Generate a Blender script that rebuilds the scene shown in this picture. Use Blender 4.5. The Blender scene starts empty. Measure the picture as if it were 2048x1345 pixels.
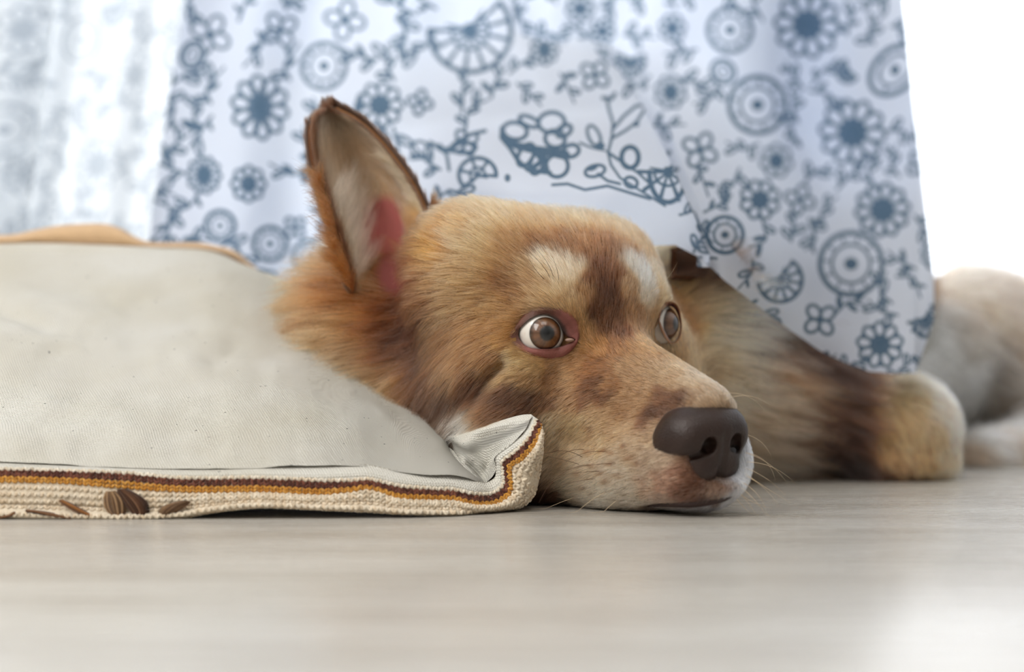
import bpy, bmesh, math, random
import numpy as np
from mathutils import Vector, Matrix, kdtree
from mathutils.bvhtree import BVHTree
rng = np.random.default_rng(7)
random.seed(7)
sc = bpy.context.scene
COL = sc.collection

# ------------------------------------------------------------------ camera, sky, lights, exposure
FPX, HOR, CAMH = 3129.0, 720.0, 0.0763          # focal length in px, horizon row, camera height (m)
cam_d = bpy.data.cameras.new('camera')
cam = bpy.data.objects.new('camera', cam_d); COL.objects.link(cam)
cam_d.sensor_width = 36.0
cam_d.lens = FPX / 2048 * 36.0
cam_d.clip_start = 0.02
cam_d.shift_y = (HOR - 672.5) / 2048             # level camera near the floor, frame shifted up a little
cam.location = (0, 0, CAMH)
cam.rotation_euler = (math.pi / 2, 0, 0)
cam_d.dof.use_dof = True
cam_d.dof.focus_distance = 0.795
cam_d.dof.aperture_fstop = 3.1
sc.camera = cam
vs = sc.view_settings
vs.view_transform = 'Standard'; vs.look = 'None'; vs.gamma = 1; vs.use_curve_mapping = False
vs.exposure = 0.0
w = bpy.data.worlds.new('overcast_sky'); sc.world = w; w.use_nodes = True
bg = w.node_tree.nodes['Background']
bg.inputs['Color'].default_value = (0.93, 0.965, 1.0, 1)
bg.inputs['Strength'].default_value = 3.6
def area(name, loc, target, size, energy, color):
    l = bpy.data.lights.new(name, 'AREA'); l.size = size[0]; l.shape = 'RECTANGLE'; l.size_y = size[1]
    l.energy = energy; l.color = color
    o = bpy.data.objects.new(name, l); COL.objects.link(o); o.location = loc
    o.rotation_euler = (Vector(target) - Vector(loc)).to_track_quat('-Z', 'Y').to_euler()
    return o
area('added_side_light', (-1.45, -0.35, 1.45), (0.05, 0.85, 0.05), (1.3, 1.5), 52, (1.0, 0.975, 0.94))  # key lamp added inside the room; the left wall has no window
area('added_top_light', (0.3, -0.2, 2.3), (0.1, 0.5, 0), (1.2, 1.2), 15, (1.0, 0.96, 0.9))  # added soft fill from above, not a fixture of the room

# ------------------------------------------------------------------ helpers
def lin(c):
    c = np.asarray(c, float) / 255.0
    return np.where(c <= 0.04045, c / 12.92, ((c + 0.055) / 1.055) ** 2.4)
def at(px, py, d):
    """world point seen at photo pixel (px, py) at depth d metres"""
    return np.array([(px - 1024) / FPX * d, d, CAMH + (HOR - py) / FPX * d])
def atv(a):
    a = np.asarray(a, float)
    return np.stack([(a[..., 0] - 1024) / FPX * a[..., 2], a[..., 2], CAMH + (HOR - a[..., 1]) / FPX * a[..., 2]], -1)
def to_px(P):
    P = np.asarray(P, float)
    return 1024 + P[..., 0] / P[..., 1] * FPX, HOR - (P[..., 2] - CAMH) / P[..., 1] * FPX
def nrm(v):
    v = np.asarray(v, float)
    return v / np.maximum(np.linalg.norm(v, axis=-1, keepdims=True), 1e-12)
def tag(o, label=None, cat=None, group=None, kind=None):
    if label: o['label'] = label
    if cat: o['category'] = cat
    if group: o['group'] = group
    if kind: o['kind'] = kind
    return o
def empty(name, loc=(0, 0, 0)):
    o = bpy.data.objects.new(name, None); COL.objects.link(o); o.location = loc; o.empty_display_size = .02
    return o
def mesh_obj(name, V, F, mat=None, parent=None, smooth=True, color=None, uv=None):
    """V (n,3), F list of faces or (m,k) array -> one linked mesh object"""
    me = bpy.data.meshes.new(name)
    V = np.asarray(V, np.float32)
    F = np.asarray(F, np.int32) if not isinstance(F, list) else F
    if isinstance(F, list):
        me.from_pydata(V.tolist(), [], F)
    else:
        k = F.shape[1]
        me.vertices.add(len(V)); me.vertices.foreach_set('co', V.ravel())
        me.loops.add(F.size); me.loops.foreach_set('vertex_index', F.ravel())
        me.polygons.add(len(F)); me.polygons.foreach_set('loop_start', np.arange(0, F.size, k, dtype=np.int32))
        me.update(calc_edges=True)
    if smooth: me.polygons.foreach_set('use_smooth', np.ones(len(me.polygons), bool))
    if color is not None:
        a = me.attributes.new('coat', 'FLOAT_COLOR', 'POINT')
        c = np.ones((len(V), 4), np.float32); c[:, :3] = color
        a.data.foreach_set('color', c.ravel())
    if uv is not None:
        a = me.attributes.new('fab', 'FLOAT_VECTOR', 'POINT')
        u = np.zeros((len(V), 3), np.float32); u[:, :uv.shape[1]] = uv
        a.data.foreach_set('vector', u.ravel())
    o = bpy.data.objects.new(name, me); COL.objects.link(o)
    if mat: me.materials.append(mat)
    if parent is not None: attach(o, parent)
    return o
def attach(o, parent):
    o.parent = parent
    lo = parent.location
    p = parent
    tot = Vector(p.location)
    while p.parent is not None:
        p = p.parent; tot += Vector(p.location)
    # parents are only translated: keep the child's world place
    o.location = Vector(o.location) - tot
def grid_faces(n, m, off=0, wrap=False):
    i = np.arange(n - 1)[:, None]; j = np.arange(m if wrap else m - 1)[None, :]
    a = i * m + j; b = i * m + (j + 1) % m; c = (i + 1) * m + (j + 1) % m; d = (i + 1) * m + j
    return np.stack([a, b, c, d], -1).reshape(-1, 4) + off
def cr(P, t):
    """Catmull-Rom through rows P (n,...) at t in 0..n-1"""
    P = np.asarray(P, float); n = len(P); t = np.clip(np.asarray(t, float), 0, n - 1 - 1e-9)
    i = np.floor(t).astype(int); f = (t - i).reshape((-1,) + (1,) * (P.ndim - 1))
    Pe = np.concatenate([(2 * P[0] - P[1])[None], P, (2 * P[-1] - P[-2])[None]])
    p0, p1, p2, p3 = Pe[i], Pe[i + 1], Pe[i + 2], Pe[i + 3]
    return 0.5 * ((2 * p1) + (-p0 + p2) * f + (2 * p0 - 5 * p1 + 4 * p2 - p3) * f * f + (-p0 + 3 * p1 - 3 * p2 + p3) * f ** 3)
def loft(rows, nu, nv):
    """rows: (R, C, 3) control net of (px, py, d) -> (nv, nu, 3) net, smooth both ways"""
    A = np.asarray(rows, float)
    A = cr(A, np.linspace(0, A.shape[0] - 1, nv))
    B = cr(np.swapaxes(A, 0, 1), np.linspace(0, A.shape[1] - 1, nu))
    return np.swapaxes(B, 0, 1)
def tube(path, rad, seg=6, cap=True):
    path = np.asarray(path, float); n = len(path)
    rad = np.broadcast_to(np.asarray(rad, float), (n,))
    T = nrm(np.gradient(path, axis=0))
    ref = np.array([0, 0, 1.0]) if abs(T[0][2]) < .9 else np.array([1.0, 0, 0])
    N = nrm(np.cross(T, ref)); B = np.cross(T, N)
    a = np.linspace(0, 2 * math.pi, seg, endpoint=False)
    V = path[:, None] + rad[:, None, None] * (np.cos(a)[None, :, None] * N[:, None] + np.sin(a)[None, :, None] * B[:, None])
    return V.reshape(-1, 3), grid_faces(n, seg, wrap=True)
class MB:
    def __init__(s): s.V = []; s.F = []; s.C = []; s.n = 0
    def add(s, V, F, c=None):
        V = np.asarray(V); s.V.append(V); s.F.append(np.asarray(F) + s.n); s.n += len(V)
        if c is not None: s.C.append(np.broadcast_to(np.asarray(c, float), (len(V), 3)))
    def build(s, name, mat, parent=None, **k):
        c = np.concatenate(s.C) if s.C else None
        return mesh_obj(name, np.concatenate(s.V), np.concatenate(s.F), mat, parent, color=c, **k)
def vnoise(P, scale, seed=0, octv=3):
    """cheap smooth value noise in 3-D, roughly -1..1"""
    P = np.asarray(P, float) * scale
    out = np.zeros(P.shape[:-1]); amp = 1.0; tot = 0
    for o in range(octv):
        q = P * (2 ** o) + seed * 17.3 + o * 5.1
        i = np.floor(q).astype(np.int64); f = q - i; f = f * f * (3 - 2 * f)
        r = 0
        for dx in (0, 1):
            for dy in (0, 1):
                for dz in (0, 1):
                    h = (i[..., 0] + dx) * 374761393 + (i[..., 1] + dy) * 668265263 + (i[..., 2] + dz) * 2147483647
                    h = (h ^ (h >> 13)) * 1274126177; h = (h ^ (h >> 16)) & 0xffff
                    wx = f[..., 0] if dx else 1 - f[..., 0]; wy = f[..., 1] if dy else 1 - f[..., 1]; wz = f[..., 2] if dz else 1 - f[..., 2]
                    r = r + (h / 32767.5 - 1) * wx * wy * wz
        out += amp * r; tot += amp; amp *= .5
    return out / tot * 1.6

# ---- materials
def mat_new(name):
    m = bpy.data.materials.new(name); m.use_nodes = True
    nt = m.node_tree; nt.nodes.clear()
    out = nt.nodes.new('ShaderNodeOutputMaterial')
    return m, nt, out
def N(nt, t, **k):
    n = nt.nodes.new('ShaderNode' + t)
    for a, b in k.items():
        if hasattr(n, a) and a not in n.inputs: setattr(n, a, b)
        else: n.inputs[a].default_value = b
    return n
def simple(name, rgb, rough=.6, spec=.3, bump=None, attr=False, sheen=0, coat=0, noise=None, sss=0, trans=0):
    m, nt, out = mat_new(name)
    p = N(nt, 'BsdfPrincipled'); L = nt.links.new
    p.inputs['Roughness'].default_value = rough
    p.inputs['Specular IOR Level'].default_value = spec
    p.inputs['Sheen Weight'].default_value = sheen
    p.inputs['Coat Weight'].default_value = coat
    p.inputs['Subsurface Weight'].default_value = sss
    p.inputs['Subsurface Radius'].default_value = (.004, .0015, .001)
    p.inputs['Subsurface Scale'].default_value = 1
    c = tuple(lin(rgb)) + (1,)
    p.inputs['Base Color'].default_value = c
    src = None
    if attr:
        a = N(nt, 'Attribute'); a.attribute_name = 'coat'; src = a.outputs['Color']
    if noise:
        sca, amt = noise
        tc = N(nt, 'TexCoord'); nz = N(nt, 'TexNoise'); nz.inputs['Scale'].default_value = sca; nz.inputs['Detail'].default_value = 5
        L(tc.outputs['Object'], nz.inputs['Vector'])
        hsv = N(nt, 'HueSaturation'); mr = N(nt, 'MapRange')
        mr.inputs['To Min'].default_value = 1 - amt; mr.inputs['To Max'].default_value = 1 + amt
        L(nz.outputs['Fac'], mr.inputs['Value']); L(mr.outputs['Result'], hsv.inputs['Value'])
        if src: L(src, hsv.inputs['Color'])
        else: hsv.inputs['Color'].default_value = c
        src = hsv.outputs['Color']
    if src: L(src, p.inputs['Base Color'])
    if bump:
        sca, dist = bump
        tc = N(nt, 'TexCoord'); nz = N(nt, 'TexNoise'); nz.inputs['Scale'].default_value = sca; nz.inputs['Detail'].default_value = 4
        L(tc.outputs['Object'], nz.inputs['Vector'])
        b = N(nt, 'Bump'); b.inputs['Distance'].default_value = dist; b.inputs['Strength'].default_value = .8
        L(nz.outputs['Fac'], b.inputs['Height']); L(b.outputs['Normal'], p.inputs['Normal'])
    L(p.outputs[0], out.inputs['Surface'])
    return m

# ------------------------------------------------------------------ signed-distance sculpting
class Sculpt:
    def __init__(s, lo, hi, h):
        s.lo = np.array(lo, float); s.h = h
        s.n = np.ceil((np.array(hi) - s.lo) / h).astype(int) + 1
        s.ax = [(s.lo[k] + h * np.arange(s.n[k])).astype(np.float32) for k in range(3)]
        s.V = np.full(s.n, 0.05, np.float32)
    def box(s, c, r):
        a = np.clip(np.floor((np.asarray(c) - r - s.lo) / s.h).astype(int), 0, s.n - 1)
        b = np.clip(np.ceil((np.asarray(c) + r - s.lo) / s.h).astype(int) + 1, 1, s.n)
        sl = tuple(slice(a[k], b[k]) for k in range(3))
        X, Y, Z = np.meshgrid(*[s.ax[k][sl[k]] for k in range(3)], indexing='ij')
        return sl, X, Y, Z
    def comb(s, sl, d, k, op):
        v = s.V[sl]
        if op == 'add':
            h = np.maximum(k - np.abs(v - d), 0) / max(k, 1e-9)
            s.V[sl] = np.minimum(v, d) - h * h * k * .25
        else:
            d = -d
            h = np.maximum(k - np.abs(v - d), 0) / max(k, 1e-9)
            s.V[sl] = np.maximum(v, d) + h * h * k * .25
    def ell(s, c, r, A=None, k=.012, op='add'):
        """ellipsoid; A columns are its axes"""
        c = np.asarray(c, float); r = np.asarray(r, float)
        A = np.eye(3) if A is None else np.asarray(A, float)
        sl, X, Y, Z = s.box(c, max(r) + k + .006)
        if X.size == 0: return
        X = X - c[0]; Y = Y - c[1]; Z = Z - c[2]
        q = [X * A[0, i] + Y * A[1, i] + Z * A[2, i] for i in range(3)]
        k0 = np.sqrt(sum((q[i] / r[i]) ** 2 for i in range(3))) + 1e-6
        k1 = np.sqrt(sum((q[i] / r[i] ** 2) ** 2 for i in range(3))) + 1e-6
        s.comb(sl, (k0 * (k0 - 1) / k1).astype(np.float32), k, op)
    def cone(s, a, b, ra, rb, k=.012, op='add', squash=None):
        a = np.asarray(a, float); b = np.asarray(b, float)
        c = (a + b) / 2; R = np.linalg.norm(b - a) / 2 + max(ra, rb) + k + .006
        sl, X, Y, Z = s.box(c, R)
        if X.size == 0: return
        ab = b - a; L2 = ab @ ab
        t = np.clip(((X - a[0]) * ab[0] + (Y - a[1]) * ab[1] + (Z - a[2]) * ab[2]) / L2, 0, 1)
        dx = X - a[0] - t * ab[0]; dy = Y - a[1] - t * ab[1]; dz = Z - a[2] - t * ab[2]
        if squash is not None:           # (axis, factor): shrink the distance along one axis
            u, f = squash; q = dx * u[0] + dy * u[1] + dz * u[2]
            dd = np.sqrt(np.maximum(dx * dx + dy * dy + dz * dz - q * q + (q * f) ** 2, 0))
        else: dd = np.sqrt(dx * dx + dy * dy + dz * dz)
        s.comb(sl, (dd - (ra + (rb - ra) * t)).astype(np.float32), k, op)
    def floor(s, z):
        Z = s.ax[2][None, None, :]
        s.V = np.maximum(s.V, (z - Z)).astype(np.float32)
    def mesh(s):
        V = s.V; S = V < 0
        S8 = [S[a:S.shape[0] - 1 + a, b:S.shape[1] - 1 + b, c:S.shape[2] - 1 + c] for a in (0, 1) for b in (0, 1) for c in (0, 1)]
        anyi = np.zeros_like(S8[0]); alli = np.ones_like(S8[0])
        for q in S8: anyi |= q; alli &= q
        I, J, K = np.nonzero(anyi & ~alli)
        idx = np.full(S8[0].shape, -1, np.int32); idx[I, J, K] = np.arange(len(I))
        corner = {(a, b, c): V[I + a, J + b, K + c] for a in (0, 1) for b in (0, 1) for c in (0, 1)}
        acc = np.zeros((len(I), 3)); cnt = np.zeros(len(I))
        for (a, b, c), va in corner.items():
            for ax in range(3):
                e = [a, b, c]
                if e[ax]: continue
                e2 = list(e); e2[ax] = 1; vb = corner[tuple(e2)]
                m = (va < 0) != (vb < 0)
                t = np.where(m, va / np.where(m, va - vb, 1), 0)
                p = np.tile(np.array(e, float), (len(I), 1)); p[:, ax] = t
                acc += p * m[:, None]; cnt += m
        P = s.lo + s.h * (np.stack([I, J, K], 1) + acc / cnt[:, None])
        F = []
        for ax in range(3):
            sl0 = [slice(None)] * 3; sl1 = [slice(None)] * 3
            sl0[ax] = slice(0, -1); sl1[ax] = slice(1, None)
            A = S[tuple(sl0)]; B = S[tuple(sl1)]
            E = np.nonzero(A != B)
            E = np.stack(E, 1); o = [k for k in range(3) if k != ax]
            ok = (E[:, o[0]] > 0) & (E[:, o[1]] > 0) & (E[:, o[0]] < S.shape[o[0]] - 1) & (E[:, o[1]] < S.shape[o[1]] - 1)
            E = E[ok]; fl = A[tuple(E.T)]
            q = []
            for d0, d1 in ((1, 1), (0, 1), (0, 0), (1, 0)):
                e = E.copy(); e[:, o[0]] -= d0; e[:, o[1]] -= d1; q.append(idx[e[:, 0], e[:, 1], e[:, 2]])
            q = np.stack(q, 1)
            if ax == 1: q = q[:, ::-1]
            q[~fl] = q[~fl][:, ::-1]
            F.append(q)
        F = np.concatenate(F)
        return P, F
def vnormals(P, F):
    a, b, c, d = (P[F[:, i]] for i in range(4))
    n = np.cross(c - a, d - b); N_ = np.zeros_like(P)
    for i in range(4): np.add.at(N_, F[:, i], n)
    return nrm(N_)

# ------------------------------------------------------------------ floor, wall and window
def floor_mat():
    m, nt, out = mat_new('pale_laminate'); L = nt.links.new
    p = N(nt, 'BsdfPrincipled'); p.inputs['Specular IOR Level'].default_value = .34
    tc = N(nt, 'TexCoord'); mp = N(nt, 'Mapping'); mp.inputs['Scale'].default_value = (3.0, 22, 1); L(tc.outputs['Object'], mp.inputs['Vector'])
    nz = N(nt, 'TexNoise'); nz.inputs['Scale'].default_value = 1.6; nz.inputs['Detail'].default_value = 7; nz.inputs['Distortion'].default_value = .6; L(mp.outputs[0], nz.inputs['Vector'])
    r = N(nt, 'ValToRGB'); r.color_ramp.elements[0].position = .3; r.color_ramp.elements[1].position = .72
    r.color_ramp.elements[0].color = tuple(lin((178, 171, 160))) + (1,); r.color_ramp.elements[1].color = tuple(lin((206, 202, 194))) + (1,)
    L(nz.outputs['Fac'], r.inputs['Fac']); L(r.outputs['Color'], p.inputs['Base Color'])
    n2 = N(nt, 'TexNoise'); n2.inputs['Scale'].default_value = 5; L(mp.outputs[0], n2.inputs['Vector'])
    mr = N(nt, 'MapRange'); mr.inputs['To Min'].default_value = .22; mr.inputs['To Max'].default_value = .34; L(n2.outputs['Fac'], mr.inputs['Value']); L(mr.outputs[0], p.inputs['Roughness'])
    b = N(nt, 'Bump'); b.inputs['Distance'].default_value = .0003; b.inputs['Strength'].default_value = .3; L(nz.outputs['Fac'], b.inputs['Height']); L(b.outputs['Normal'], p.inputs['Normal'])
    L(p.outputs[0], out.inputs['Surface']); return m
def box(x0, x1, y0, y1, z0, z1):
    V = np.array([(x, y, z) for x in (x0, x1) for y in (y0, y1) for z in (z0, z1)], float)
    return V, np.array([(0, 1, 3, 2), (4, 6, 7, 5), (0, 4, 5, 1), (2, 3, 7, 6), (0, 2, 6, 4), (1, 5, 7, 3)])
mb = MB(); mb.add(*box(-1.6, 1.6, -1.2, 2.3, -.02, 0)); fl = mb.build('floor', floor_mat(), smooth=False); tag(fl, kind='structure')
WY = 2.3
M_wall = simple('white_wall', (232, 232, 230), .8, .2, bump=(200, .0004)); M_frame = simple('white_window_frame', (236, 240, 246), .4, .4)
mb = MB(); mb.add(*box(-1.6, -1.2, WY, WY + .12, 0, 2.4)); mb.add(*box(1.4, 1.6, WY, WY + .12, 0, 2.4)); mb.add(*box(-1.2, 1.4, WY, WY + .12, 2.15, 2.4))
tag(mb.build('wall_back', M_wall, smooth=False), kind='structure')
for nm, bx in (('wall_left', (-1.7, -1.6, -1.3, 2.42, 0, 2.4)), ('wall_right', (1.6, 1.7, -1.3, 2.42, 0, 2.4)), ('wall_front', (-1.6, 1.6, -1.3, -1.2, 0, 2.4)), ('ceiling', (-1.7, 1.7, -1.3, 2.42, 2.4, 2.5))):
    mb = MB(); mb.add(*box(*bx)); tag(mb.build(nm, M_wall, smooth=False), kind='structure')
win = empty('window_1', (.05, WY, 0)); tag(win, kind='structure')
for nm, bx in (('sill', (-1.2, 1.4, WY - .02, WY + .12, 0, .05)), ('top_rail', (-1.2, 1.4, WY, WY + .1, 2.09, 2.15)), ('side_rail', (-1.2, -1.13, WY, WY + .1, .05, 2.09)), ('side_rail', (1.33, 1.4, WY, WY + .1, .05, 2.09)), ('mullion', (.90, .98, WY, WY + .1, .05, 2.09)), ('mullion', (-.45, -.37, WY, WY + .1, .05, 2.09))):
    mb = MB(); mb.add(*box(*bx)); mb.build(nm, M_frame, win, smooth=False)
gm, nt, out = mat_new('window_glass'); g = N(nt, 'BsdfTransparent'); g2 = N(nt, 'BsdfGlossy'); g2.inputs['Roughness'].default_value = .02
mxs = N(nt, 'MixShader'); mxs.inputs[0].default_value = .06; nt.links.new(g.outputs[0], mxs.inputs[1]); nt.links.new(g2.outputs[0], mxs.inputs[2]); nt.links.new(mxs.outputs[0], out.inputs['Surface'])
for x0, x1 in ((-1.13, -.45), (-.37, .90), (.98, 1.33)):
    mb = MB(); mb.add(*box(x0, x1, WY + .04, WY + .046, .05, 2.09)); mb.build('pane', gm, win, smooth=False)

# ------------------------------------------------------------------ block-printed curtains
INK = lin((76, 106, 130)); CLOTH = lin((224, 231, 244))
def curtain_mat(name, trans):
    m, nt, out = mat_new(name); L = nt.links.new
    a = N(nt, 'Attribute'); a.attribute_name = 'coat'
    d = N(nt, 'BsdfDiffuse'); t = N(nt, 'BsdfTranslucent'); L(a.outputs['Color'], d.inputs['Color']); L(a.outputs['Color'], t.inputs['Color'])
    tc = N(nt, 'TexCoord'); nz = N(nt, 'TexNoise'); nz.inputs['Scale'].default_value = 700; L(tc.outputs['Object'], nz.inputs['Vector'])
    b = N(nt, 'Bump'); b.inputs['Distance'].default_value = .0001; L(nz.outputs['Fac'], b.inputs['Height']); L(b.outputs['Normal'], d.inputs['Normal'])
    mx = N(nt, 'MixShader'); mx.inputs[0].default_value = trans; L(d.outputs[0], mx.inputs[1]); L(t.outputs[0], mx.inputs[2])
    L(mx.outputs[0], out.inputs['Surface']); return m
class Print:
    """block print laid out on the flat cloth, in cloth units (1 unit = about 0.3 mm); returns ink 0..1 per vertex"""
    def __init__(s, X, Y, seed): s.X = X.ravel(); s.Y = Y.ravel(); s.I = np.zeros(s.X.size); s.r = np.random.default_rng(seed); s.order = np.argsort(s.X); s.xs = s.X[s.order]
    def near(s, x0, x1, y0, y1):
        a, b = np.searchsorted(s.xs, [x0, x1]); k = s.order[a:b]; yy = s.Y[k]; return k[(yy > y0) & (yy < y1)]
    def put(s, k, v): s.I[k] = np.maximum(s.I[k], v)
    def stroke(s, pts, w0, w1=None, soft=1.6):
        pts = np.array(pts, float); w1 = w0 if w1 is None else w1
        M = max(w0, w1) + 4; k = s.near(pts[:, 0].min() - M, pts[:, 0].max() + M, pts[:, 1].min() - M, pts[:, 1].max() + M)
        if len(k) == 0: return
        n = len(pts) - 1; best = np.full(len(k), 1e9)
        for i in range(n):
            a, b = pts[i], pts[i + 1]; ab = b - a; q = np.stack([s.X[k], s.Y[k]], -1) - a
            t = np.clip(q @ ab / (ab @ ab + 1e-9), 0, 1); d = np.hypot(*(q - t[:, None] * ab).T) - (w0 + (w1 - w0) * (i + t) / n)
            best = np.minimum(best, d)
        s.put(k, np.clip(.5 - best / soft, 0, 1))
    def oval(s, cx, cy, a, b, ang, w=None, soft=1.6):
        """filled (w None) or outlined ellipse"""
        M = max(a, b) + 6; k = s.near(cx - M, cx + M, cy - M, cy + M)
        if len(k) == 0: return
        x = s.X[k] - cx; y = s.Y[k] - cy; c_, s_ = math.cos(ang), math.sin(ang); u = x * c_ + y * s_; v = -x * s_ + y * c_
        k0 = np.hypot(u / a, v / b) + 1e-6; k1 = np.hypot(u / a ** 2, v / b ** 2) + 1e-9; d = k0 * (k0 - 1) / k1
        if w is not None: d = np.abs(d) - w
        s.put(k, np.clip(.5 - d / soft, 0, 1))
    def clear(s, cx, cy, a, b, ang=0):
        M = max(a, b) + 2; k = s.near(cx - M, cx + M, cy - M, cy + M)
        x = s.X[k] - cx; y = s.Y[k] - cy; c_, s_ = math.cos(ang), math.sin(ang); u = x * c_ + y * s_; v = -x * s_ + y * c_
        m = np.hypot(u / a, v / b) < 1; s.I[k[m]] = 0
    def flower(s, cx, cy, R, rot=0, n=9, sq=1.0, kind=0, w=3.4):
        if kind == 0:        # daisy: dark heart, ring of pale petals with thick ink between them
            s.clear(cx, cy, R * 1.06 * sq, R * 1.06, rot)
            for i in range(n):
                a = rot + 2 * math.pi * i / n; s.oval(cx + sq * .66 * R * math.cos(a), cy + .66 * R * math.sin(a), .34 * R, .23 * R * 9 / n, a, w * .75)
            s.oval(cx, cy, .30 * R * sq, .30 * R, 0); s.oval(cx, cy, .40 * R * sq, .40 * R, 0, w * .5)
            for i in range(n):
                a = rot + 2 * math.pi * (i + .5) / n; s.oval(cx + sq * .80 * R * math.cos(a), cy + .80 * R * math.sin(a), w * 1.7, w * 1.2, a)
        elif kind == 1:      # fan: petals opening to one side over a solid base
            s.clear(cx, cy, R, R)
            for i in range(n):
                a = rot + math.pi * 1.25 * (i / (n - 1) - .5); c2 = .62 * R
                s.stroke([(cx + .15 * R * math.cos(a), cy + .15 * R * math.sin(a)), (cx + .98 * R * math.cos(a), cy + .98 * R * math.sin(a))], w * .55, w * .9)
            arc_ = [(cx + sq * R * math.cos(rot + math.pi * 1.25 * (q / 24 - .5)), cy + R * math.sin(rot + math.pi * 1.25 * (q / 24 - .5))) for q in range(25)]
            s.stroke(arc_, w)
            s.stroke([(cx + .45 * R * math.cos(rot + math.pi * 1.3 * (q / 16 - .5)), cy + .45 * R * math.sin(rot + math.pi * 1.3 * (q / 16 - .5))) for q in range(17)], w * .6)
            s.oval(cx, cy, .2 * R, .16 * R, rot)
            for sd_ in (-1, 1): s.stroke([(cx, cy), (cx + .6 * R * math.cos(rot + sd_ * 2.2), cy + .6 * R * math.sin(rot + sd_ * 2.2))], w, w * .4)
        elif kind == 2:      # cut fruit: two outlines with seeds
            s.clear(cx, cy, R * sq, R, rot); s.oval(cx, cy, R * sq, R, rot, w); s.oval(cx, cy, R * .62 * sq, R * .62, rot, w * .6)
            for i in range(n):
                a = rot + 2 * math.pi * i / n; s.oval(cx + sq * .80 * R * math.cos(a), cy + .80 * R * math.sin(a), .09 * R, .05 * R, a)
            s.oval(cx, cy, .22 * R * sq, .2 * R, 0)
        elif kind == 3:      # blossom of four lobes
            for i in range(4):
                a = rot + math.pi / 2 * i; s.oval(cx + .5 * R * math.cos(a), cy + .5 * R * math.sin(a), .42 * R, .32 * R, a, w * .8)
            s.oval(cx, cy, .2 * R, .2 * R, 0)
    def leaf(s, x, y, ln, ang, fill=False, w=2.6):
        cx, cy = x + .5 * ln * math.cos(ang), y + .5 * ln * math.sin(ang)
        s.oval(cx, cy, .5 * ln, .2 * ln, ang, None if fill else w)
        if not fill and ln > 26: s.stroke([(x, y), (cx, cy)], w * .5)
    def vine(s, pts, w=3.0, leaves=True, ll=30):
        P = cr(np.array(pts, float), np.linspace(0, len(pts) - 1, 8 * len(pts))); s.stroke(P, w, w * .7)
        if leaves:
            for i in range(4, len(P) - 2, 6):
                d = P[i + 1] - P[i]; a = math.atan2(d[1], d[0]) + (1 if (i // 6) % 2 else -1) * s.r.uniform(.7, 1.2); s.leaf(*P[i], s.r.uniform(.7, 1.25) * ll, a, s.r.random() < .25, w)
    def fill_rest(s, x0, x1, y0, y1, step, taken, size=1.0):
        for gx in np.arange(x0, x1, step):
            for gy in np.arange(y0, y1, step * .9):
                x = gx + s.r.uniform(-.28, .28) * step + (step / 2 if int(gy / step) % 2 else 0); y = gy + s.r.uniform(-.28, .28) * step
                dd = min([math.hypot(x - a, y - b) - r for a, b, r in taken] or [1e9]); q = s.r.random()
                if dd > 42 * size and q < .5:
                    R = s.r.uniform(26, 46) * size; s.flower(x, y, R, s.r.uniform(0, 6), int(s.r.integers(7, 11)), s.r.uniform(.85, 1.1), int(s.r.choice([0, 0, 1, 2, 3])), 3.6 * size + .6); taken.append((x, y, R))
                elif dd > 20 * size:
                    a = s.r.uniform(0, 6.28); Lx = 42 * size
                    s.vine([(x - Lx * math.cos(a), y - Lx * math.sin(a)), (x + s.r.uniform(-12, 12), y + s.r.uniform(-12, 12)), (x + Lx * math.cos(a + .6), y + Lx * math.sin(a + .6))], 2.8 * size + .5, True, 32 * size); taken.append((x, y, 22 * size))
def sheet(name, net, uv, prt, mat, parent, fade_=1.0, cloth=CLOTH):
    G = atv(net) if net.shape[-1] == 3 else net
    inkv = prt.I * fade_ * (.86 + .14 * prt.r.random(prt.I.size)); c = cloth[None] * (1 - inkv[:, None]) + INK[None] * inkv[:, None]
    return mesh_obj(name, G.reshape(-1, 3), grid_faces(*G.shape[:2]), mat, parent, color=c)
M_cur = curtain_mat('block_printed_cotton', .6)
# main curtain: one cloth, falling from the rail, its front part pulled over the dog's neck
nA, nB, nC = 560, 24, 420; nV = 520
yy = np.concatenate([[-420], np.linspace(-60, 1, 2)])
t_ = np.linspace(0, 1, nV)[:, None]
XL = lambda y: np.interp(y, [-420, 0, 200, 490, 640], [430, 372, 336, 296, 285])
CURV = np.array([(1005, -420), (1010, -60), (1030, 40), (1045, 72), (1150, 92), (1200, 110), (1240, 140), (1275, 190), (1305, 250), (1335, 310), (1362, 370), (1385, 420), (1408, 480), (1420, 510)], float)
XE = lambda y: np.interp(y, CURV[:, 1], CURV[:, 0])
XR = lambda y: np.interp(y, [-420, 0, 200, 400, 560, 640, 745], [1770, 1806, 1826, 1850, 1868, 1868, 1832])
HEMX = [250, 1040, 1110, 1200, 1300, 1350, 1400, 1450, 1540, 1640, 1700, 1740, 1790, 1835, 1880]
HEMY = [660, 640, 580, 560, 492, 490, 516, 562, 632, 702, 730, 744, 748, 746, 700]
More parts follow.
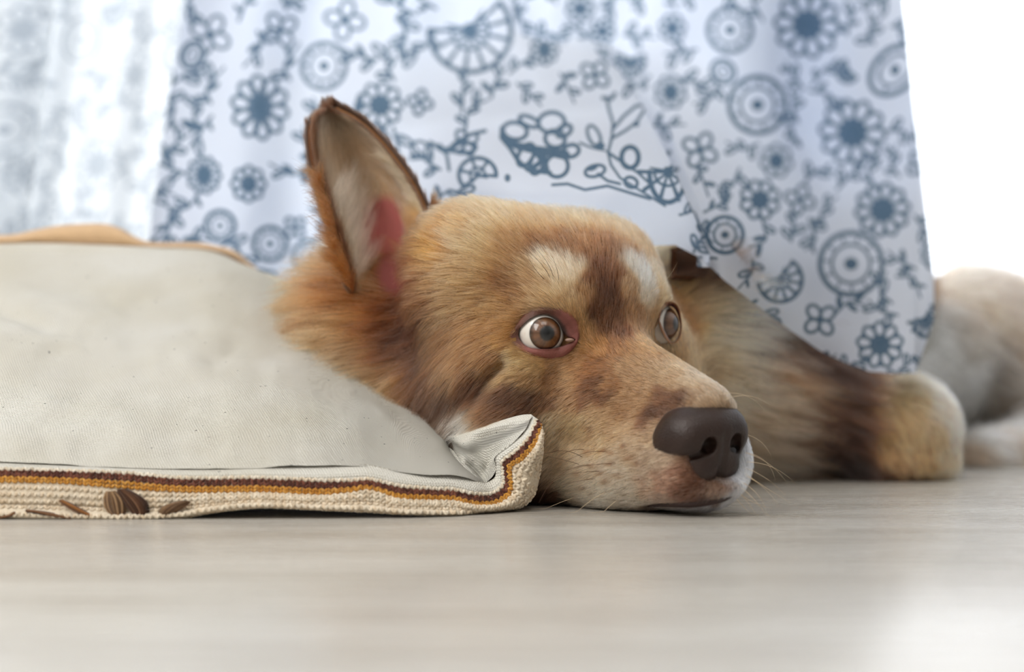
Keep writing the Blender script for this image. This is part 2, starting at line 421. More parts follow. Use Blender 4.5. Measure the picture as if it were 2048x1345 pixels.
# front part
sA = np.linspace(0, 1, nA)[None, :]
def part_front():
    X = np.zeros((nV, nA)); Y = np.zeros((nV, nA))
    xg = 300 + sA * 1110
    for it in range(12):                       # solve rows so that each ends on the hem under its own x
        yb = np.interp(X, HEMX, HEMY) if it else np.interp(xg + 0 * t_, HEMX, HEMY)
        yt = -120
        Y = yt + t_ ** .9 * (yb - yt)
        xl = XL(Y); xe = XE(Y); Xn = xl + sA * (xe - xl); X = .5 * X + .5 * Xn if it else Xn
    return X, Y
XA, YA = part_front()
lowf = np.clip((YA - 60) / 330, 0, 1); lowf = lowf * lowf * (3 - 2 * lowf)
rightf = np.clip((XA - 640) / 420, 0, 1); rightf = rightf * rightf * (3 - 2 * rightf)
DA = 1.09 - .150 * lowf * rightf - .045 * lowf
pleat = .013 * np.sin(XA / 46 + .8 * np.sin(YA / 260)) * (1 - .65 * lowf * rightf) * np.clip((1060 - XA) / 200, 0.15, 1)
fold = .012 * np.exp(-((YA - (228 - .09 * (XA - 1000))) / 24) ** 2) * rightf * np.clip((1330 - XA) / 120, 0, 1)
fold2 = -.008 * np.exp(-((XA - (1010 + .8 * (YA - 60))) / 30) ** 2) * np.clip((YA - 20) / 80, 0, 1) * np.clip((230 - YA) / 60, 0, 1)
DA = DA + pleat - fold + fold2 + .004 * vnoise(np.stack([XA / 170, YA / 150, 0 * XA], -1), 1, 9, 3)
# turn-under at the curve, then the hanging part to the right edge
sB = np.linspace(0, 1, nB)[None, 1:]
sC = np.linspace(0, 1, nC)[None, 1:]
Yr = YA[:, -1:]; Xe = XA[:, -1:]; De = DA[:, -1:]
gap = np.clip((Yr - 30) / 110, 0, 1)
XB = Xe - 26 * np.sin(sB * math.pi * .5) * gap; YB = Yr + 0 * sB; lw0 = np.clip(1 - (530 - Yr) / 420, 0, 1); lw0 = lw0 * lw0 * (3 - 2 * lw0); DBk = De + (1.11 * (1 - lw0) + .903 * lw0 - De) * (1 - np.cos(sB * math.pi)) / 2
Xs = XB[:, -1:]
XC = np.zeros((nV, nC - 1)); YC = np.zeros((nV, nC - 1))
for it in range(12):
    xg = (Xs + sC * (1850 - Xs)) if it == 0 else XC
    yb = np.interp(xg, HEMX, HEMY); yb0 = np.interp(Xe[-1, 0], HEMX, HEMY)
    YC = -120 + t_ ** .9 * (yb + 120)
    YC = YC * np.clip(sC * 12, 0, 1) + Yr * (1 - np.clip(sC * 12, 0, 1))
    Xn = Xs + sC * (XR(YC) - Xs); XC = .5 * XC + .5 * Xn if it else Xn
HD = np.interp(XC, [1380, 1450, 1540, 1640, 1740, 1830, 1870], [.905, .910, .925, .940, .952, .962, .985])
HY = np.interp(XC, HEMX, HEMY)
low = np.clip(1 - (HY - YC) / 420, 0, 1); low = low * low * (3 - 2 * low)
DC = 1.12 * (1 - low) + HD * low + .016 * np.sin(XC / 62 + .5 * np.sin(YC / 180)) * (1 - .6 * low) + .004 * vnoise(np.stack([XC / 150, YC / 150, 0 * XC], -1), 1, 14, 3)
DC = DC * np.clip(sC * 10, 0, 1) + DBk[:, -1:] * (1 - np.clip(sC * 10, 0, 1))
net = np.stack([np.concatenate([XA, XB, XC], 1), np.concatenate([YA, YB, YC], 1), np.concatenate([DA, DBk, DC], 1)], -1)
U_ = net[..., 0].copy(); U_[:, nA:nA + nB - 1] = Xe + 30 * sB; U_[:, nA + nB - 1:] += 40
pr = Print(U_, net[..., 1], 3)
AU = [ # authored motifs: x, y, R, rot, n, squash, kind
 (520,215,64,.2,10,.85,0),(497,368,36,0,8,.95,0),(440,452,30,.3,8,1,2),(540,488,34,.2,8,1,2),(940,62,82,1.2,9,1,1),(648,132,46,.4,9,.95,2),(590,455,26,.8,8,.8,3),
 (1336,345,60,1.2,7,.62,1),(930,285,30,-.5,5,1.2,3),(955,350,34,-1.9,5,1.1,1),(420,70,46,.5,9,.8,3),(385,110,28,.5,8,.8,2),(560,60,40,1.0,8,1,3),(760,210,46,.7,9,1,0),(840,205,28,.2,6,1,3),(690,40,44,.2,8,1,3),
 (1190,150,34,2.2,6,1,3),(1500,60,44,.4,9,1,2),(1655,50,66,.1,10,1,0),(1555,210,56,.6,9,1,2),(1830,140,58,.8,9,.7,2),(1745,265,66,.1,10,1,0),(1440,300,40,.5,8,1,3),(1805,420,54,.5,10,1,0),(1742,528,62,.4,11,1,2),(1600,560,44,1,8,1,1),(1640,400,34,.3,6,1,3),(1560,400,40,2,8,1,0),(1490,470,36,1,8,1,2),(1880,330,30,1,7,1,3),(1800,690,46,.5,9,1,0),(1680,640,38,.9,8,1,3),(1890,640,34,1,8,.7,1)]
tk_ = []
for x, y, R, rot, n, sq, kd_ in AU:
    pr.flower(x, y, R, rot, n, sq, kd_, 5.0 if R > 50 else 4.2); tk_.append((x, y, R))
# the sharp fan flower and vine in front
pr.clear(1080, 290, 86, 66); tk_.append((1080, 290, 80)); tk_.append((1225, 290, 70)); tk_.append((920, 290, 50))
for cx, cy, a, b, an in ((1030,262,24,17,.15),(1103,245,26,20,-.1),(1052,310,14,24,.5),(1075,325,13,24,.35),(1114,332,22,22,.1),(1110,278,20,17,.2),(1142,302,16,12,-.3),(1128,262,10,16,1.0),(1058,243,20,9,.4)):
    pr.oval(cx, cy, a, b, an, 4.2)
pr.stroke([(1010, 280), (1035, 292), (1070, 300), (1100, 304), (1130, 310)], 7, 10); pr.stroke([(1060, 290), (1085, 322), (1062, 338)], 6, 5); pr.stroke([(1004, 256), (1003, 276), (1020, 296), (1035, 320), (1056, 340), (1100, 346)], 4.5); pr.stroke([(1085, 300), (1092, 340)], 5, 7)
pr.vine([(1160, 286), (1185, 296), (1212, 302)], 2.6, False); pr.stroke([(1214, 196), (1218, 220), (1226, 245), (1224, 275), (1216, 305), (1222, 330), (1240, 356), (1275, 378), (1330, 412)], 3.2, 2.4)
pr.stroke([(1206, 196), (1222, 198), (1230, 188)], 4); pr.stroke([(1226, 258), (1248, 232), (1272, 212), (1292, 210)], 3.2); pr.stroke([(1222, 278), (1250, 262), (1272, 246), (1290, 218)], 3.0); pr.oval(1272, 248, 7, 6, 0)
pr.oval(1188, 272, 22, 11, 1.15, 3.2); pr.oval(1200, 292, 10, 8, 0); pr.oval(1260, 315, 17, 21, 0, 5.0); pr.stroke([(1216, 305), (1245, 325), (1275, 345), (1300, 368)], 3.4, 2.6); pr.oval(1262, 365, 13, 10, .4, 3.4)
pr.oval(1190, 342, 20, 11, -.25, 3.4); pr.oval(1184, 336, 12, 6, -.3); pr.stroke([(1196, 348), (1215, 362), (1240, 368)], 3); pr.stroke([(1105, 370), (1135, 368), (1170, 380), (1215, 372), (1260, 386), (1300, 398)], 3)
# leaf spray by the ear
pr.stroke([(890, 305), (915, 282), (945, 268), (970, 262)], 4, 4); pr.oval(930, 296, 22, 10, -.12, 4); pr.stroke([(860, 285), (885, 300), (905, 300)], 4, 7); pr.oval(842, 300, 20, 16, .5, 3); pr.stroke([(880, 290), (894, 312), (898, 340)], 3.4)
pr.oval(1015, 356, 6, 8, 0)
pr.fill_rest(300, 1000, -110, 640, 62, tk_, .95); pr.fill_rest(1010, 1420, -110, 200, 62, tk_, .8); pr.fill_rest(1380, 1920, -110, 760, 58, tk_, .8)
cur = empty('curtain', (.12, 1.03, .0)); tag(cur, 'white cotton curtain with blue flower print draped over the dog', 'curtain')
sheet('printed_cloth', net, None, pr, M_cur, cur)
# cloth doubled at both side edges: wide turned hems behind the front layer
def side_hem(xl, xr, d):
    t = np.linspace(0, 1, 60)[:, None]; s_ = np.linspace(0, 1, 30)[None, :]
    Y = -120 + t * (np.interp((xl(400) + xr(400)) / 2, HEMX, HEMY) + 100) + 0 * s_; a = xl(Y); b = xr(Y); X = a + s_ * (b - a)
    Gq = atv(np.stack([X, Y, d + .006 * np.sin(X / 50)], -1)); mesh_obj('turned_hem', Gq.reshape(-1, 3), grid_faces(60, 30), M_plain, cur)
# upper, flat part of the same cloth up to the rail
def top_part(net_row, z1, name, parent, yt=1.30):
    g0 = atv(net_row); g1 = g0.copy(); g1[:, 2] = z1; g1[:, 1] = yt + .02 * np.sin(g0[:, 0] * 60); g1[:, 0] *= 1.15
    t = np.linspace(0, 1, 40)[:, None, None]; G = g0 * (1 - t) + g1 * t
    mesh_obj(name, G.reshape(-1, 3), grid_faces(40, G.shape[1]), M_plain, parent)
M_plain, nt, out = mat_new('plain_curtain_cotton')
d = N(nt, 'BsdfDiffuse'); t = N(nt, 'BsdfTranslucent'); d.inputs['Color'].default_value = t.inputs['Color'].default_value = tuple(CLOTH * .9 + INK * .1) + (1,)
mx = N(nt, 'MixShader'); mx.inputs[0].default_value = .5; nt.links.new(d.outputs[0], mx.inputs[1]); nt.links.new(t.outputs[0], mx.inputs[2]); nt.links.new(mx.outputs[0], out.inputs['Surface'])
top_part(net[0], 1.4, 'upper_cloth', cur)
side_hem(lambda y: XL(y) + 4, lambda y: XL(y) + 130 + .06 * y, 1.14)
side_hem(lambda y: 1430 + .10 * y, lambda y: XR(y) - 6, 1.16)
# second curtain to the left; window glare painted as weaker ink and whiter cloth
nX2, nV2 = 420, 420
s2 = np.linspace(0, 1, nX2)[None, :]; t2 = np.linspace(0, 1, nV2)[:, None]
Y2 = -120 + t2 * 780 + 0 * s2
# folded once on itself near its left side: x runs right, back, right
key = np.array([0, .30, .42, 1.0]); kx0 = np.array([-260, 128, 60, 505.]); kx1 = np.array([-330, 30, -60, 430.])
fr = (Y2 + 120) / 780
X2 = (np.interp(s2, key, kx0)) * (1 - fr) + np.interp(s2, key, kx1) * fr
D2 = 1.22 + .014 * np.sin(s2 * 34) + np.interp(s2, key, [-.02, -.03, .015, .01]) + 0 * t2
net2 = np.stack([X2, Y2, D2], -1)
pr2 = Print(s2 * 950 + 0 * t2, Y2, 8); tk2 = []
for x, y, R, rot, n, sq, kd_ in ((700,150,50,.3,9,1,0),(560,80,44,1,8,1,2),(640,330,56,.3,10,1,0),(820,420,46,.1,9,1,2),(520,420,40,.6,8,1,1),(240,60,48,.3,9,1,0),(230,260,52,.7,9,1,2)):
    pr2.flower(x, y, R, rot, n, sq, kd_); tk2.append((x, y, R))
pr2.fill_rest(0, 950, -110, 660, 62, tk2, .95)
cur2 = empty('curtain', (-.22, 1.16, 0)); tag(cur2, 'curtain with blue flowers paled by painted backlight glare hanging at the far left', 'curtain')
M_washed = curtain_mat('glare_washed_cotton', .78)
sheet('printed_cloth', net2, None, pr2, M_washed, cur2, .42, lin((244, 247, 250))); top_part(net2[0], 1.4, 'upper_cloth', cur2, 1.42)

# sheer white curtain further back, right side, in soft folds
xs_ = np.linspace(.30, 1.30, 260); zs_ = np.linspace(.012, 2.2, 30)
Xg, Zg = np.meshgrid(xs_, zs_); Yg = 2.05 + .028 * np.sin(Xg * 46 + .5 * np.sin(Zg * 2)) + .01 * np.sin(Xg * 117)
M_sheer, nt, out = mat_new('sheer_voile'); tr = N(nt, 'BsdfTransparent'); tl = N(nt, 'BsdfTranslucent'); tl.inputs['Color'].default_value = (.92, .94, 1, 1)
mx = N(nt, 'MixShader'); mx.inputs[0].default_value = .65; nt.links.new(tr.outputs[0], mx.inputs[1]); nt.links.new(tl.outputs[0], mx.inputs[2]); nt.links.new(mx.outputs[0], out.inputs['Surface'])
o = mesh_obj('sheer_curtain', np.stack([Xg, Yg, Zg], -1).reshape(-1, 3), grid_faces(30, 260), M_sheer); tag(o, 'plain white sheer curtain glowing at the far right behind the dog', 'curtain')

# ------------------------------------------------------------------ the dog: skeleton and sculpted body
YAW, ROLL = math.radians(35), math.radians(4.5)
HF = np.array([math.sin(YAW), -math.cos(YAW), 0.0])
HR0 = np.array([math.cos(YAW), math.sin(YAW), 0.0]); HU0 = np.array([0, 0, 1.0])
HR = HR0 * math.cos(ROLL) + HU0 * math.sin(ROLL); HU = HU0 * math.cos(ROLL) - HR0 * math.sin(ROLL)
HO = at(1222, 665, .82)
HA = np.stack([HF, HR, HU], 1)
def hp(f, r, u): return HO + HA @ (np.array([f, r, u], float) / 1000)
def tilt(A, pitch=0, yaw=0):
    """head axes turned: pitch lowers the front, yaw turns it to image right"""
    p, y = math.radians(pitch), math.radians(yaw)
    Rp = np.array([[math.cos(p), 0, math.sin(p)], [0, 1, 0], [-math.sin(p), 0, math.cos(p)]])
    Ry = np.array([[math.cos(y), -math.sin(y), 0], [math.sin(y), math.cos(y), 0], [0, 0, 1]])
    return A @ Ry @ Rp
EYE_N, EYE_F = at(1081, 668, .8078), at(1310, 648, .848)
EYE_R = .0121
body = Sculpt((-.17, .70, -.012), (.62, 1.62, .235), .003)
def e(c, r, A=HA, k=14, op='add'): body.ell(hp(*c), np.array(r) / 1000, A, k / 1000, op)
def build_body():
    e((-54, 0, 14), (60, 57, 54))                              # cranium
    e((-60, -34, 34), (40, 34, 38), k=16)
    e((-70, -44, 38), (32, 28, 34), k=14)
    e((-48, 30, 26), (38, 32, 36), k=14)
    e((-23, 0, 16), (32, 40, 36), k=16)                        # forehead
    for s in (-1, 1):
        e((-13, s * 27, 15), (17, 17, 14), k=10)                # brow
        e((-42, s * 45, -18), (40, 26, 32), k=14)              # cheekbone
        e((-50, s * 44, -50), (46, 30, 36), k=18)              # jaw muscle
        e((4, s * 19, -38), (34, 19, 22), tilt(HA, 15, -s * 10), k=12)   # side of the muzzle root
        e((42, s * 15, -62), (36, 17, 22), tilt(HA, 6, -s * 4), k=9)     # lip pad
        e((66, s * 12 - 1, -64), (17, 13, 17), k=8)
        e((14, s * 21, -70), (30, 14, 17), k=10)               # rear lip
    body.cone(hp(-8, 0, -14), hp(66, 0, -42), .021, .0175, .012)   # bridge
    e((20, 0, -74), (70, 26, 15), k=8)                         # lower jaw
    e((62, 0, -79), (19, 17, 10), k=4)                         # chin
    e((-10, 0, -70), (60, 40, 20), k=12)
    # eye sockets
    for E, rr in ((EYE_N, .0129), (EYE_F, .0123)):
        body.ell(E, (rr,) * 3, None, .003, 'sub')
    for E, sx in ((EYE_N, -1),):
        body.ell(E + HA @ np.array([.010, sx * .004, 0]), (.012, .0145, .0095), HA, .006, 'sub')
    body.ell(EYE_F + np.array([.013, -.004, 0]), (.009, .012, .009), None, .004, 'sub')
    e((89, -3, -56), (18, 22, 19), k=4, op='sub')
    body.cone(at(1012, 728, .8015), at(900, 832, .812), .0035, .006, .008, 'sub')   # fold behind the lower cheek
    e((-48, 0, -76), (52, 48, 17), k=14)                       # throat on the floor
    # ruff, neck, chest, trunk
    body.ell(at(785, 690, .905), (.050, .045, .052), None, .02)
    body.ell(at(715, 640, .915), (.032, .032, .036), None, .02)
    body.ell(at(840, 800, .885), (.038, .04, .032), None, .02)
    body.cone(hp(-70, 0, -14), (.14, 1.03, .07), .056, .062, .03)
    body.ell((.140, 1.012, .056), (.066, .060, .056), None, .03)
    body.ell((.170, 1.06, .070), (.078, .070, .064), None, .03)
    body.cone((.19, 1.10, .072), (.40, 1.36, .075), .064, .075, .03)
    body.ell((.455, 1.42, .066), (.115, .10, .070), None, .03)     # haunch
    body.ell(at(1395, 585, .950), (.038, .030, .034), None, .02)
    # near foreleg: upper arm, folded wrist and paw on the floor
    body.cone(at(1560, 800, 1.02), at(1700, 850, 1.01), .045, .033, .02)
    body.cone(at(1700, 850, 1.01), at(1790, 862, 1.005), .030, .029, .012)
    body.ell(at(1824, 862, 1.005), (.030, .032, .033), None, .01)
    body.ell(at(1790, 930, 1.0), (.040, .028, .014), None, .01)
    # hind paw and hock far right
    body.cone(at(1905, 760, 1.32), at(1975, 790, 1.24), .026, .024, .012)
    body.cone(at(1960, 925, 1.12), at(2090, 905, 1.20), .021, .026, .01)
    body.ell(at(1925, 760, 1.26), (.030, .03, .026), None, .01)
    body.cone(at(2090, 905, 1.20), (.46, 1.33, .05), .026, .05, .02)
    body.V = body.V.astype(np.float32)
    return body.mesh()
BP, BF = build_body()
keep_floor = np.maximum(BP[:, 2], .0012); BP[:, 2] = keep_floor
# relax the sculpted surface
BFQ = BF
EDG = np.concatenate([BF[:, [0, 1]], BF[:, [1, 2]], BF[:, [2, 3]], BF[:, [3, 0]]])
for it in range(3):
    acc = np.zeros_like(BP); cnt = np.zeros(len(BP))
    np.add.at(acc, EDG[:, 0], BP[EDG[:, 1]]); np.add.at(cnt, EDG[:, 0], 1)
    np.add.at(acc, EDG[:, 1], BP[EDG[:, 0]]); np.add.at(cnt, EDG[:, 1], 1)
    BP = BP * .5 + .5 * acc / cnt[:, None]

# near ear: a cupped leaf of skin, lofted and joined to the body mesh
EAR_L = [(644,226,.886),(622,250,.874),(624,310,.867),(638,370,.863),(655,430,.862),(674,490,.862),(688,540,.861),(704,585,.860)]
EAR_R = [(672,218,.887),(712,240,.886),(752,274,.886),(800,332,.884),(836,388,.882),(858,445,.878),(864,505,.872),(850,580,.866)]
def ear_rows(L, R, cup, extra):
    rows = []
    for i, (a, b) in enumerate(zip(L, R)):
        a = np.array(a, float); b = np.array(b, float); c = cup * min(1, i / 3.0 + .08)
        row = []
        for f, g in ((0, 0), (.1, .22), (.3, .75), (.55, 1), (.8, .7), (.95, .2), (1, 0)):
            p = a * (1 - f) + b * f; p[2] += c * g; row.append(p)
        rows.append(row)
    return rows
def leaf(rows, nu, nv, thick):
    G = atv(loft(rows, nu, nv))
    du = np.gradient(G, axis=1); dv = np.gradient(G, axis=0)
    n = nrm(np.cross(du, dv)); n = np.where(n[..., 1:2] < 0, -n, n)
    th = np.full(G.shape[:2] + (1,), thick)
    Bk = G + n * th
    V = np.concatenate([G.reshape(-1, 3), Bk.reshape(-1, 3)])
    F0 = grid_faces(nv, nu)[:, ::-1]; F1 = grid_faces(nv, nu, nu * nv)
    loop = [(0, j) for j in range(nu)] + [(i, nu - 1) for i in range(1, nv)] + [(nv - 1, j) for j in range(nu - 2, -1, -1)] + [(i, 0) for i in range(nv - 2, 0, -1)]
    li = np.array([i * nu + j for i, j in loop]); lj = np.roll(li, -1)
    F2 = np.stack([li, lj, lj + nu * nv, li + nu * nv], 1)
    return V, np.concatenate([F0, F1, F2]), G, n
EAR_V, EAR_F, EAR_G, EAR_N = leaf(ear_rows(EAR_L, EAR_R, .030, 0), 40, 60, .0018)
# far ear, folded back under the cloth
FE_L = [(1444,535,.923),(1428,516,.919),(1405,503,.915),(1380,497,.908),(1350,505,.900)]
FE_R = [(1446,562,.923),(1425,561,.920),(1400,556,.917),(1375,552,.910),(1350,550,.903)]
FEAR_V, FEAR_F, FEAR_G, FEAR_N = leaf(ear_rows(FE_L, FE_R, .006, 0), 16, 24, .004)

# ------------------------------------------------------------------ dog: skin, nose, eyes, lids
BV = np.concatenate([BP, EAR_V, FEAR_V])
BQ = np.concatenate([BF, EAR_F + len(BP), FEAR_F + len(BP) + len(EAR_V)])
BT = BVHTree.FromPolygons(BP.tolist(), BF.tolist())
CAMP = Vector((0, 0, CAMH))
def hit(px, py, T=None):
    d = (Vector(at(px, py, 1.0)) - CAMP).normalized()
    h = (T or BT).ray_cast(CAMP, d)
    return (None, None) if h[0] is None else (np.array(h[0]), np.array(h[1]))
# coat map: photo point, colour, lie of the hair (degrees, 0 right, 90 up), hair length mm
ANCH = [
 (900,395,(196,150,104),130,11),(960,395,(200,158,112),112,10),(1040,395,(204,164,120),100,9),(1120,400,(206,166,124),88,9),(1190,410,(204,164,122),76,9),(1260,430,(198,158,118),64,9),(1310,470,(180,138,98),52,9),
 (890,440,(182,130,80),145,12),(930,450,(200,154,106),140,11),(1000,440,(206,166,122),122,10),(1070,445,(188,144,100),105,9),(1140,440,(196,154,110),92,9),(1200,450,(184,138,96),84,8),(1260,470,(192,148,106),70,8),
 (870,500,(190,128,62),160,14),(915,490,(216,180,136),160,11),(970,480,(212,174,128),150,10),(1020,480,(178,134,92),130,9),(1075,485,(138,96,60),115,8),(1120,480,(140,98,64),102,8),(1170,490,(146,100,64),92,7),(1215,500,(126,84,54),86,7),(1255,500,(150,106,70),76,7),(1300,510,(176,130,88),62,7),(1340,530,(178,134,92),50,8),(1365,570,(176,128,82),40,8),
 (1085,518,(240,206,166),130,6.5),(1115,528,(250,222,188),118,6),(1145,550,(246,216,180),108,6),(1095,545,(222,188,146),140,6),(1130,575,(214,180,140),112,5.5),(1060,535,(190,150,108),145,7),(1165,585,(176,132,92),100,5),(1068,560,(178,136,94),150,6.5),
 (1205,545,(104,66,44),90,6),(1210,590,(92,59,42),90,5.5),(1190,620,(104,68,46),92,5),(1235,620,(104,68,46),82,5),(1215,655,(118,78,52),90,4.5),(1245,665,(126,82,54),80,4),(1185,560,(120,78,52),94,6),(1232,560,(122,80,54),82,6),
 (1268,530,(230,206,178),78,6),(1285,550,(250,236,218),72,6),(1302,578,(240,222,200),66,6),(1290,605,(222,192,160),76,5),(1260,585,(180,136,98),82,5),(1325,590,(200,158,114),56,6),(1318,550,(206,168,128),58,7),
 (1350,600,(176,124,76),40,6),(1372,640,(166,116,72),20,6),(1310,630,(178,130,86),90,4),(1275,640,(160,112,74),88,4.5),
 (1020,520,(174,130,88),150,10),(970,530,(198,156,110),166,11),(910,545,(196,152,106),180,13),(870,570,(170,124,80),190,15),(1010,570,(150,106,68),160,9),(960,590,(180,136,90),178,12),(900,610,(186,142,98),200,15),
 (1040,590,(168,122,78),152,7),(1080,595,(196,156,112),148,5),(1120,605,(200,162,120),115,4.5),(1160,625,(196,154,110),102,4),(1175,660,(190,144,98),98,3.5),(1010,620,(176,130,82),170,8),(980,650,(170,120,72),195,9),(930,660,(158,112,70),212,13),(880,660,(140,98,62),225,16),
 (1005,675,(178,128,76),200,6),(960,700,(160,114,72),222,11),(910,730,(156,112,74),232,15),(870,740,(120,80,54),240,18),(985,715,(150,104,64),215,7),(940,770,(104,68,44),235,14),(900,790,(92,62,44),245,16),  # the darkest entries paint the shade of the cheek fold into the coat
 (1030,720,(202,162,112),190,5),(1070,735,(206,166,118),195,4.5),(1110,735,(186,142,100),215,4),(1150,715,(176,128,84),220,3.5),(1010,745,(186,142,94),195,6),(1050,765,(182,138,92),205,5.5),(1100,765,(160,116,78),218,4.5),
 (1170,690,(180,130,80),150,3),(1200,700,(176,122,72),120,3),(1190,735,(150,100,60),190,3.5),(1180,770,(114,74,46),205,4),(1205,785,(118,78,50),205,4),(1165,800,(128,86,56),212,4.5),(1230,770,(158,110,70),180,3.5),
 (1240,700,(150,102,62),110,3),(1280,700,(162,114,70),118,3),(1320,700,(178,130,84),128,3),(1355,710,(192,146,100),135,3.5),(1260,740,(176,134,94),140,3),(1310,745,(176,138,100),145,3),(1360,750,(186,146,106),140,3),(1395,760,(206,170,132),135,3.5),(1380,700,(200,154,108),110,4),
 (1270,785,(176,132,92),160,3),(1325,790,(120,80,52),152,3),(1350,800,(108,72,48),148,2.6),(1310,825,(100,66,44),165,2.6),(1285,845,(118,78,52),175,3),(1385,795,(168,132,100),142,2.6),(1425,800,(204,172,140),135,2.6),
 (975,790,(112,76,48),215,8),(1020,785,(100,66,44),212,7),(1060,800,(102,68,46),212,6),(1095,810,(140,98,66),220,5),(960,820,(128,90,60),205,9),(1000,830,(126,86,56),205,8),(1050,830,(116,78,52),208,6),
 (905,815,(214,202,184),225,13),(925,845,(220,208,192),215,12),(890,850,(150,124,104),235,14),(870,800,(96,66,48),240,16),
 (1110,840,(212,174,130),215,5),(1140,800,(170,126,86),215,5),(1150,840,(208,168,122),210,5),(1200,840,(196,152,108),200,4),(1250,820,(170,126,86),185,3.5),(1250,865,(190,150,110),190,4),(1295,875,(186,148,112),185,3),
 (1095,880,(204,168,130),225,6),(1140,890,(204,166,124),208,5),(1200,890,(202,162,118),200,4.5),(1255,905,(204,168,132),195,4),(1300,915,(198,166,136),195,3),
 (1090,930,(192,162,134),235,7),(1125,925,(204,170,134),205,5),(1170,930,(214,184,150),200,5),(1230,940,(212,184,154),198,4.5),(1290,945,(204,172,144),200,3.5),
 (1130,960,(228,204,172),205,6),(1180,970,(224,200,170),205,6),(1240,980,(216,194,168),205,5),(1100,960,(168,134,108),235,7),(1090,990,(90,58,42),240,7),(1120,990,(98,64,46),225,7),
 (1160,1000,(200,172,140),215,6),(1210,1005,(216,196,170),212,6),(1270,1005,(206,184,160),210,5),(1295,975,(196,156,128),200,3.5),(1330,968,(184,134,108),200,3),(1370,985,(122,82,62),205,3),(1330,995,(168,136,116),205,4),(1390,1000,(100,68,54),230,3),
 (1435,975,(150,118,98),250,3),(1460,965,(190,176,168),260,3.5),(1484,925,(234,236,244),270,3.5),(1486,955,(234,236,244),280,4),(1450,940,(150,118,96),250,3),(1465,990,(196,194,200),255,4),(1430,1005,(120,96,86),250,3),
 (1380,1024,(150,146,150),250,4),(1430,1022,(176,174,180),260,4),(1330,1024,(96,76,66),230,5),(1250,1024,(66,46,36),220,5),(1150,1018,(60,40,30),220,5),
 # ruff behind the near ear and cheek
 (855,600,(148,100,62),215,20),(840,650,(84,50,32),205,24),(850,720,(84,54,38),225,22),(860,780,(80,54,40),235,20),(800,610,(124,72,38),190,28),(745,600,(168,106,56),180,30),(690,600,(150,92,48),176,30),(640,580,(160,104,58),172,32),(660,640,(196,150,104),186,28),
 (720,650,(178,128,82),190,28),(760,660,(130,80,46),195,26),(790,700,(104,64,40),205,24),(740,700,(192,150,108),196,28),(780,750,(184,140,96),205,26),(820,770,(150,104,66),215,24),(830,820,(120,86,62),225,20),(850,850,(128,100,82),235,16),(760,560,(160,104,60),168,22),(820,560,(150,100,70),200,16),
 # chest, shoulder, flank
 (1400,560,(150,112,80),60,16),(1440,540,(96,62,42),20,20),(1400,610,(186,148,108),10,20),(1440,600,(190,160,126),-8,26),(1490,620,(212,188,158),-12,30),(1430,670,(206,178,142),-14,28),(1480,690,(204,176,144),-12,32),(1530,640,(168,140,112),-20,32),
 (1430,740,(198,164,126),-14,28),(1490,760,(192,160,128),-12,32),(1550,700,(122,92,74),-22,34),(1600,690,(92,66,54),-25,34),(1660,730,(84,60,48),-26,34),(1560,750,(166,118,86),-20,34),(1600,790,(138,98,72),-18,34),(1530,820,(182,148,118),-12,34),(1640,820,(98,66,50),-18,32),
 (1700,770,(96,66,50),-25,26),(1590,860,(124,88,66),-14,32),(1650,880,(80,52,40),-14,30),(1690,920,(44,30,24),-12,26),(1530,880,(172,142,116),-12,32),(1520,940,(176,146,122),-16,30),(1580,950,(120,90,72),-16,28),(1640,950,(60,42,34),-12,26),(1710,860,(76,50,38),-20,22),(1740,780,(150,110,76),-20,14),
 # wrist and paw
 (1780,800,(194,148,98),-40,8),(1830,800,(208,164,114),-50,7),(1880,810,(222,192,156),-65,7),(1760,860,(178,130,84),-60,8),(1820,860,(204,156,104),-70,7),(1880,870,(206,160,110),-80,7),(1908,860,(222,190,156),-85,7),(1780,920,(176,124,78),-75,7),(1850,920,(190,138,88),-80,7),(1900,920,(204,160,116),-85,7),(1840,955,(120,78,50),-80,6),(1760,945,(96,64,46),-70,8),
 # haunch and hind paw, far right
 (1900,580,(214,176,140),-30,30),(1960,620,(206,168,132),-30,30),(2030,660,(196,164,136),-30,30),(1930,680,(180,164,146),-30,28),(2000,710,(152,140,128),-30,30),(2040,790,(158,144,130),-30,28),(1990,800,(168,152,136),-30,26),
 (1900,740,(234,232,226),-20,12),(1950,740,(240,240,238),-20,12),(1960,790,(236,234,230),-30,12),(1930,860,(226,218,208),-20,14),(1980,880,(232,222,208),-20,14),(1950,930,(236,206,176),-20,12),(2020,900,(226,206,186),-20,14),(2040,930,(216,180,148),-20,14),
]
aP, aC, aD, aL = [], [], [], []
for px, py, c, ang, ln in ANCH:
    p, n = hit(px, py)
    if p is None:                                   # just outside the outline: nearest point of the surface
        best = None
        dv = Vector(at(px, py, 1.0)) - CAMP
        for dd in np.linspace(.74, 1.4, 60):
            q = Vector(at(px, py, dd)); r = BT.find_nearest(q)
            if best is None or r[3] < best[2]: best = (np.array(r[0]), np.array(r[1]), r[3])
        p, n = best[0], best[1]
    a = math.radians(ang); v = np.array([math.cos(a), 0, math.sin(a)]); v = v - n * (v @ n)
    aP.append(p); aC.append(lin(c)); aD.append(nrm(v)); aL.append(ln / 1000)
aP = np.array(aP); aC = np.array(aC); aD = np.array(aD); aL = np.array(aL)
nn_ = np.sort(np.linalg.norm(aP[:, None] - aP[None], axis=-1), axis=1)[:, 1:4].mean(1)
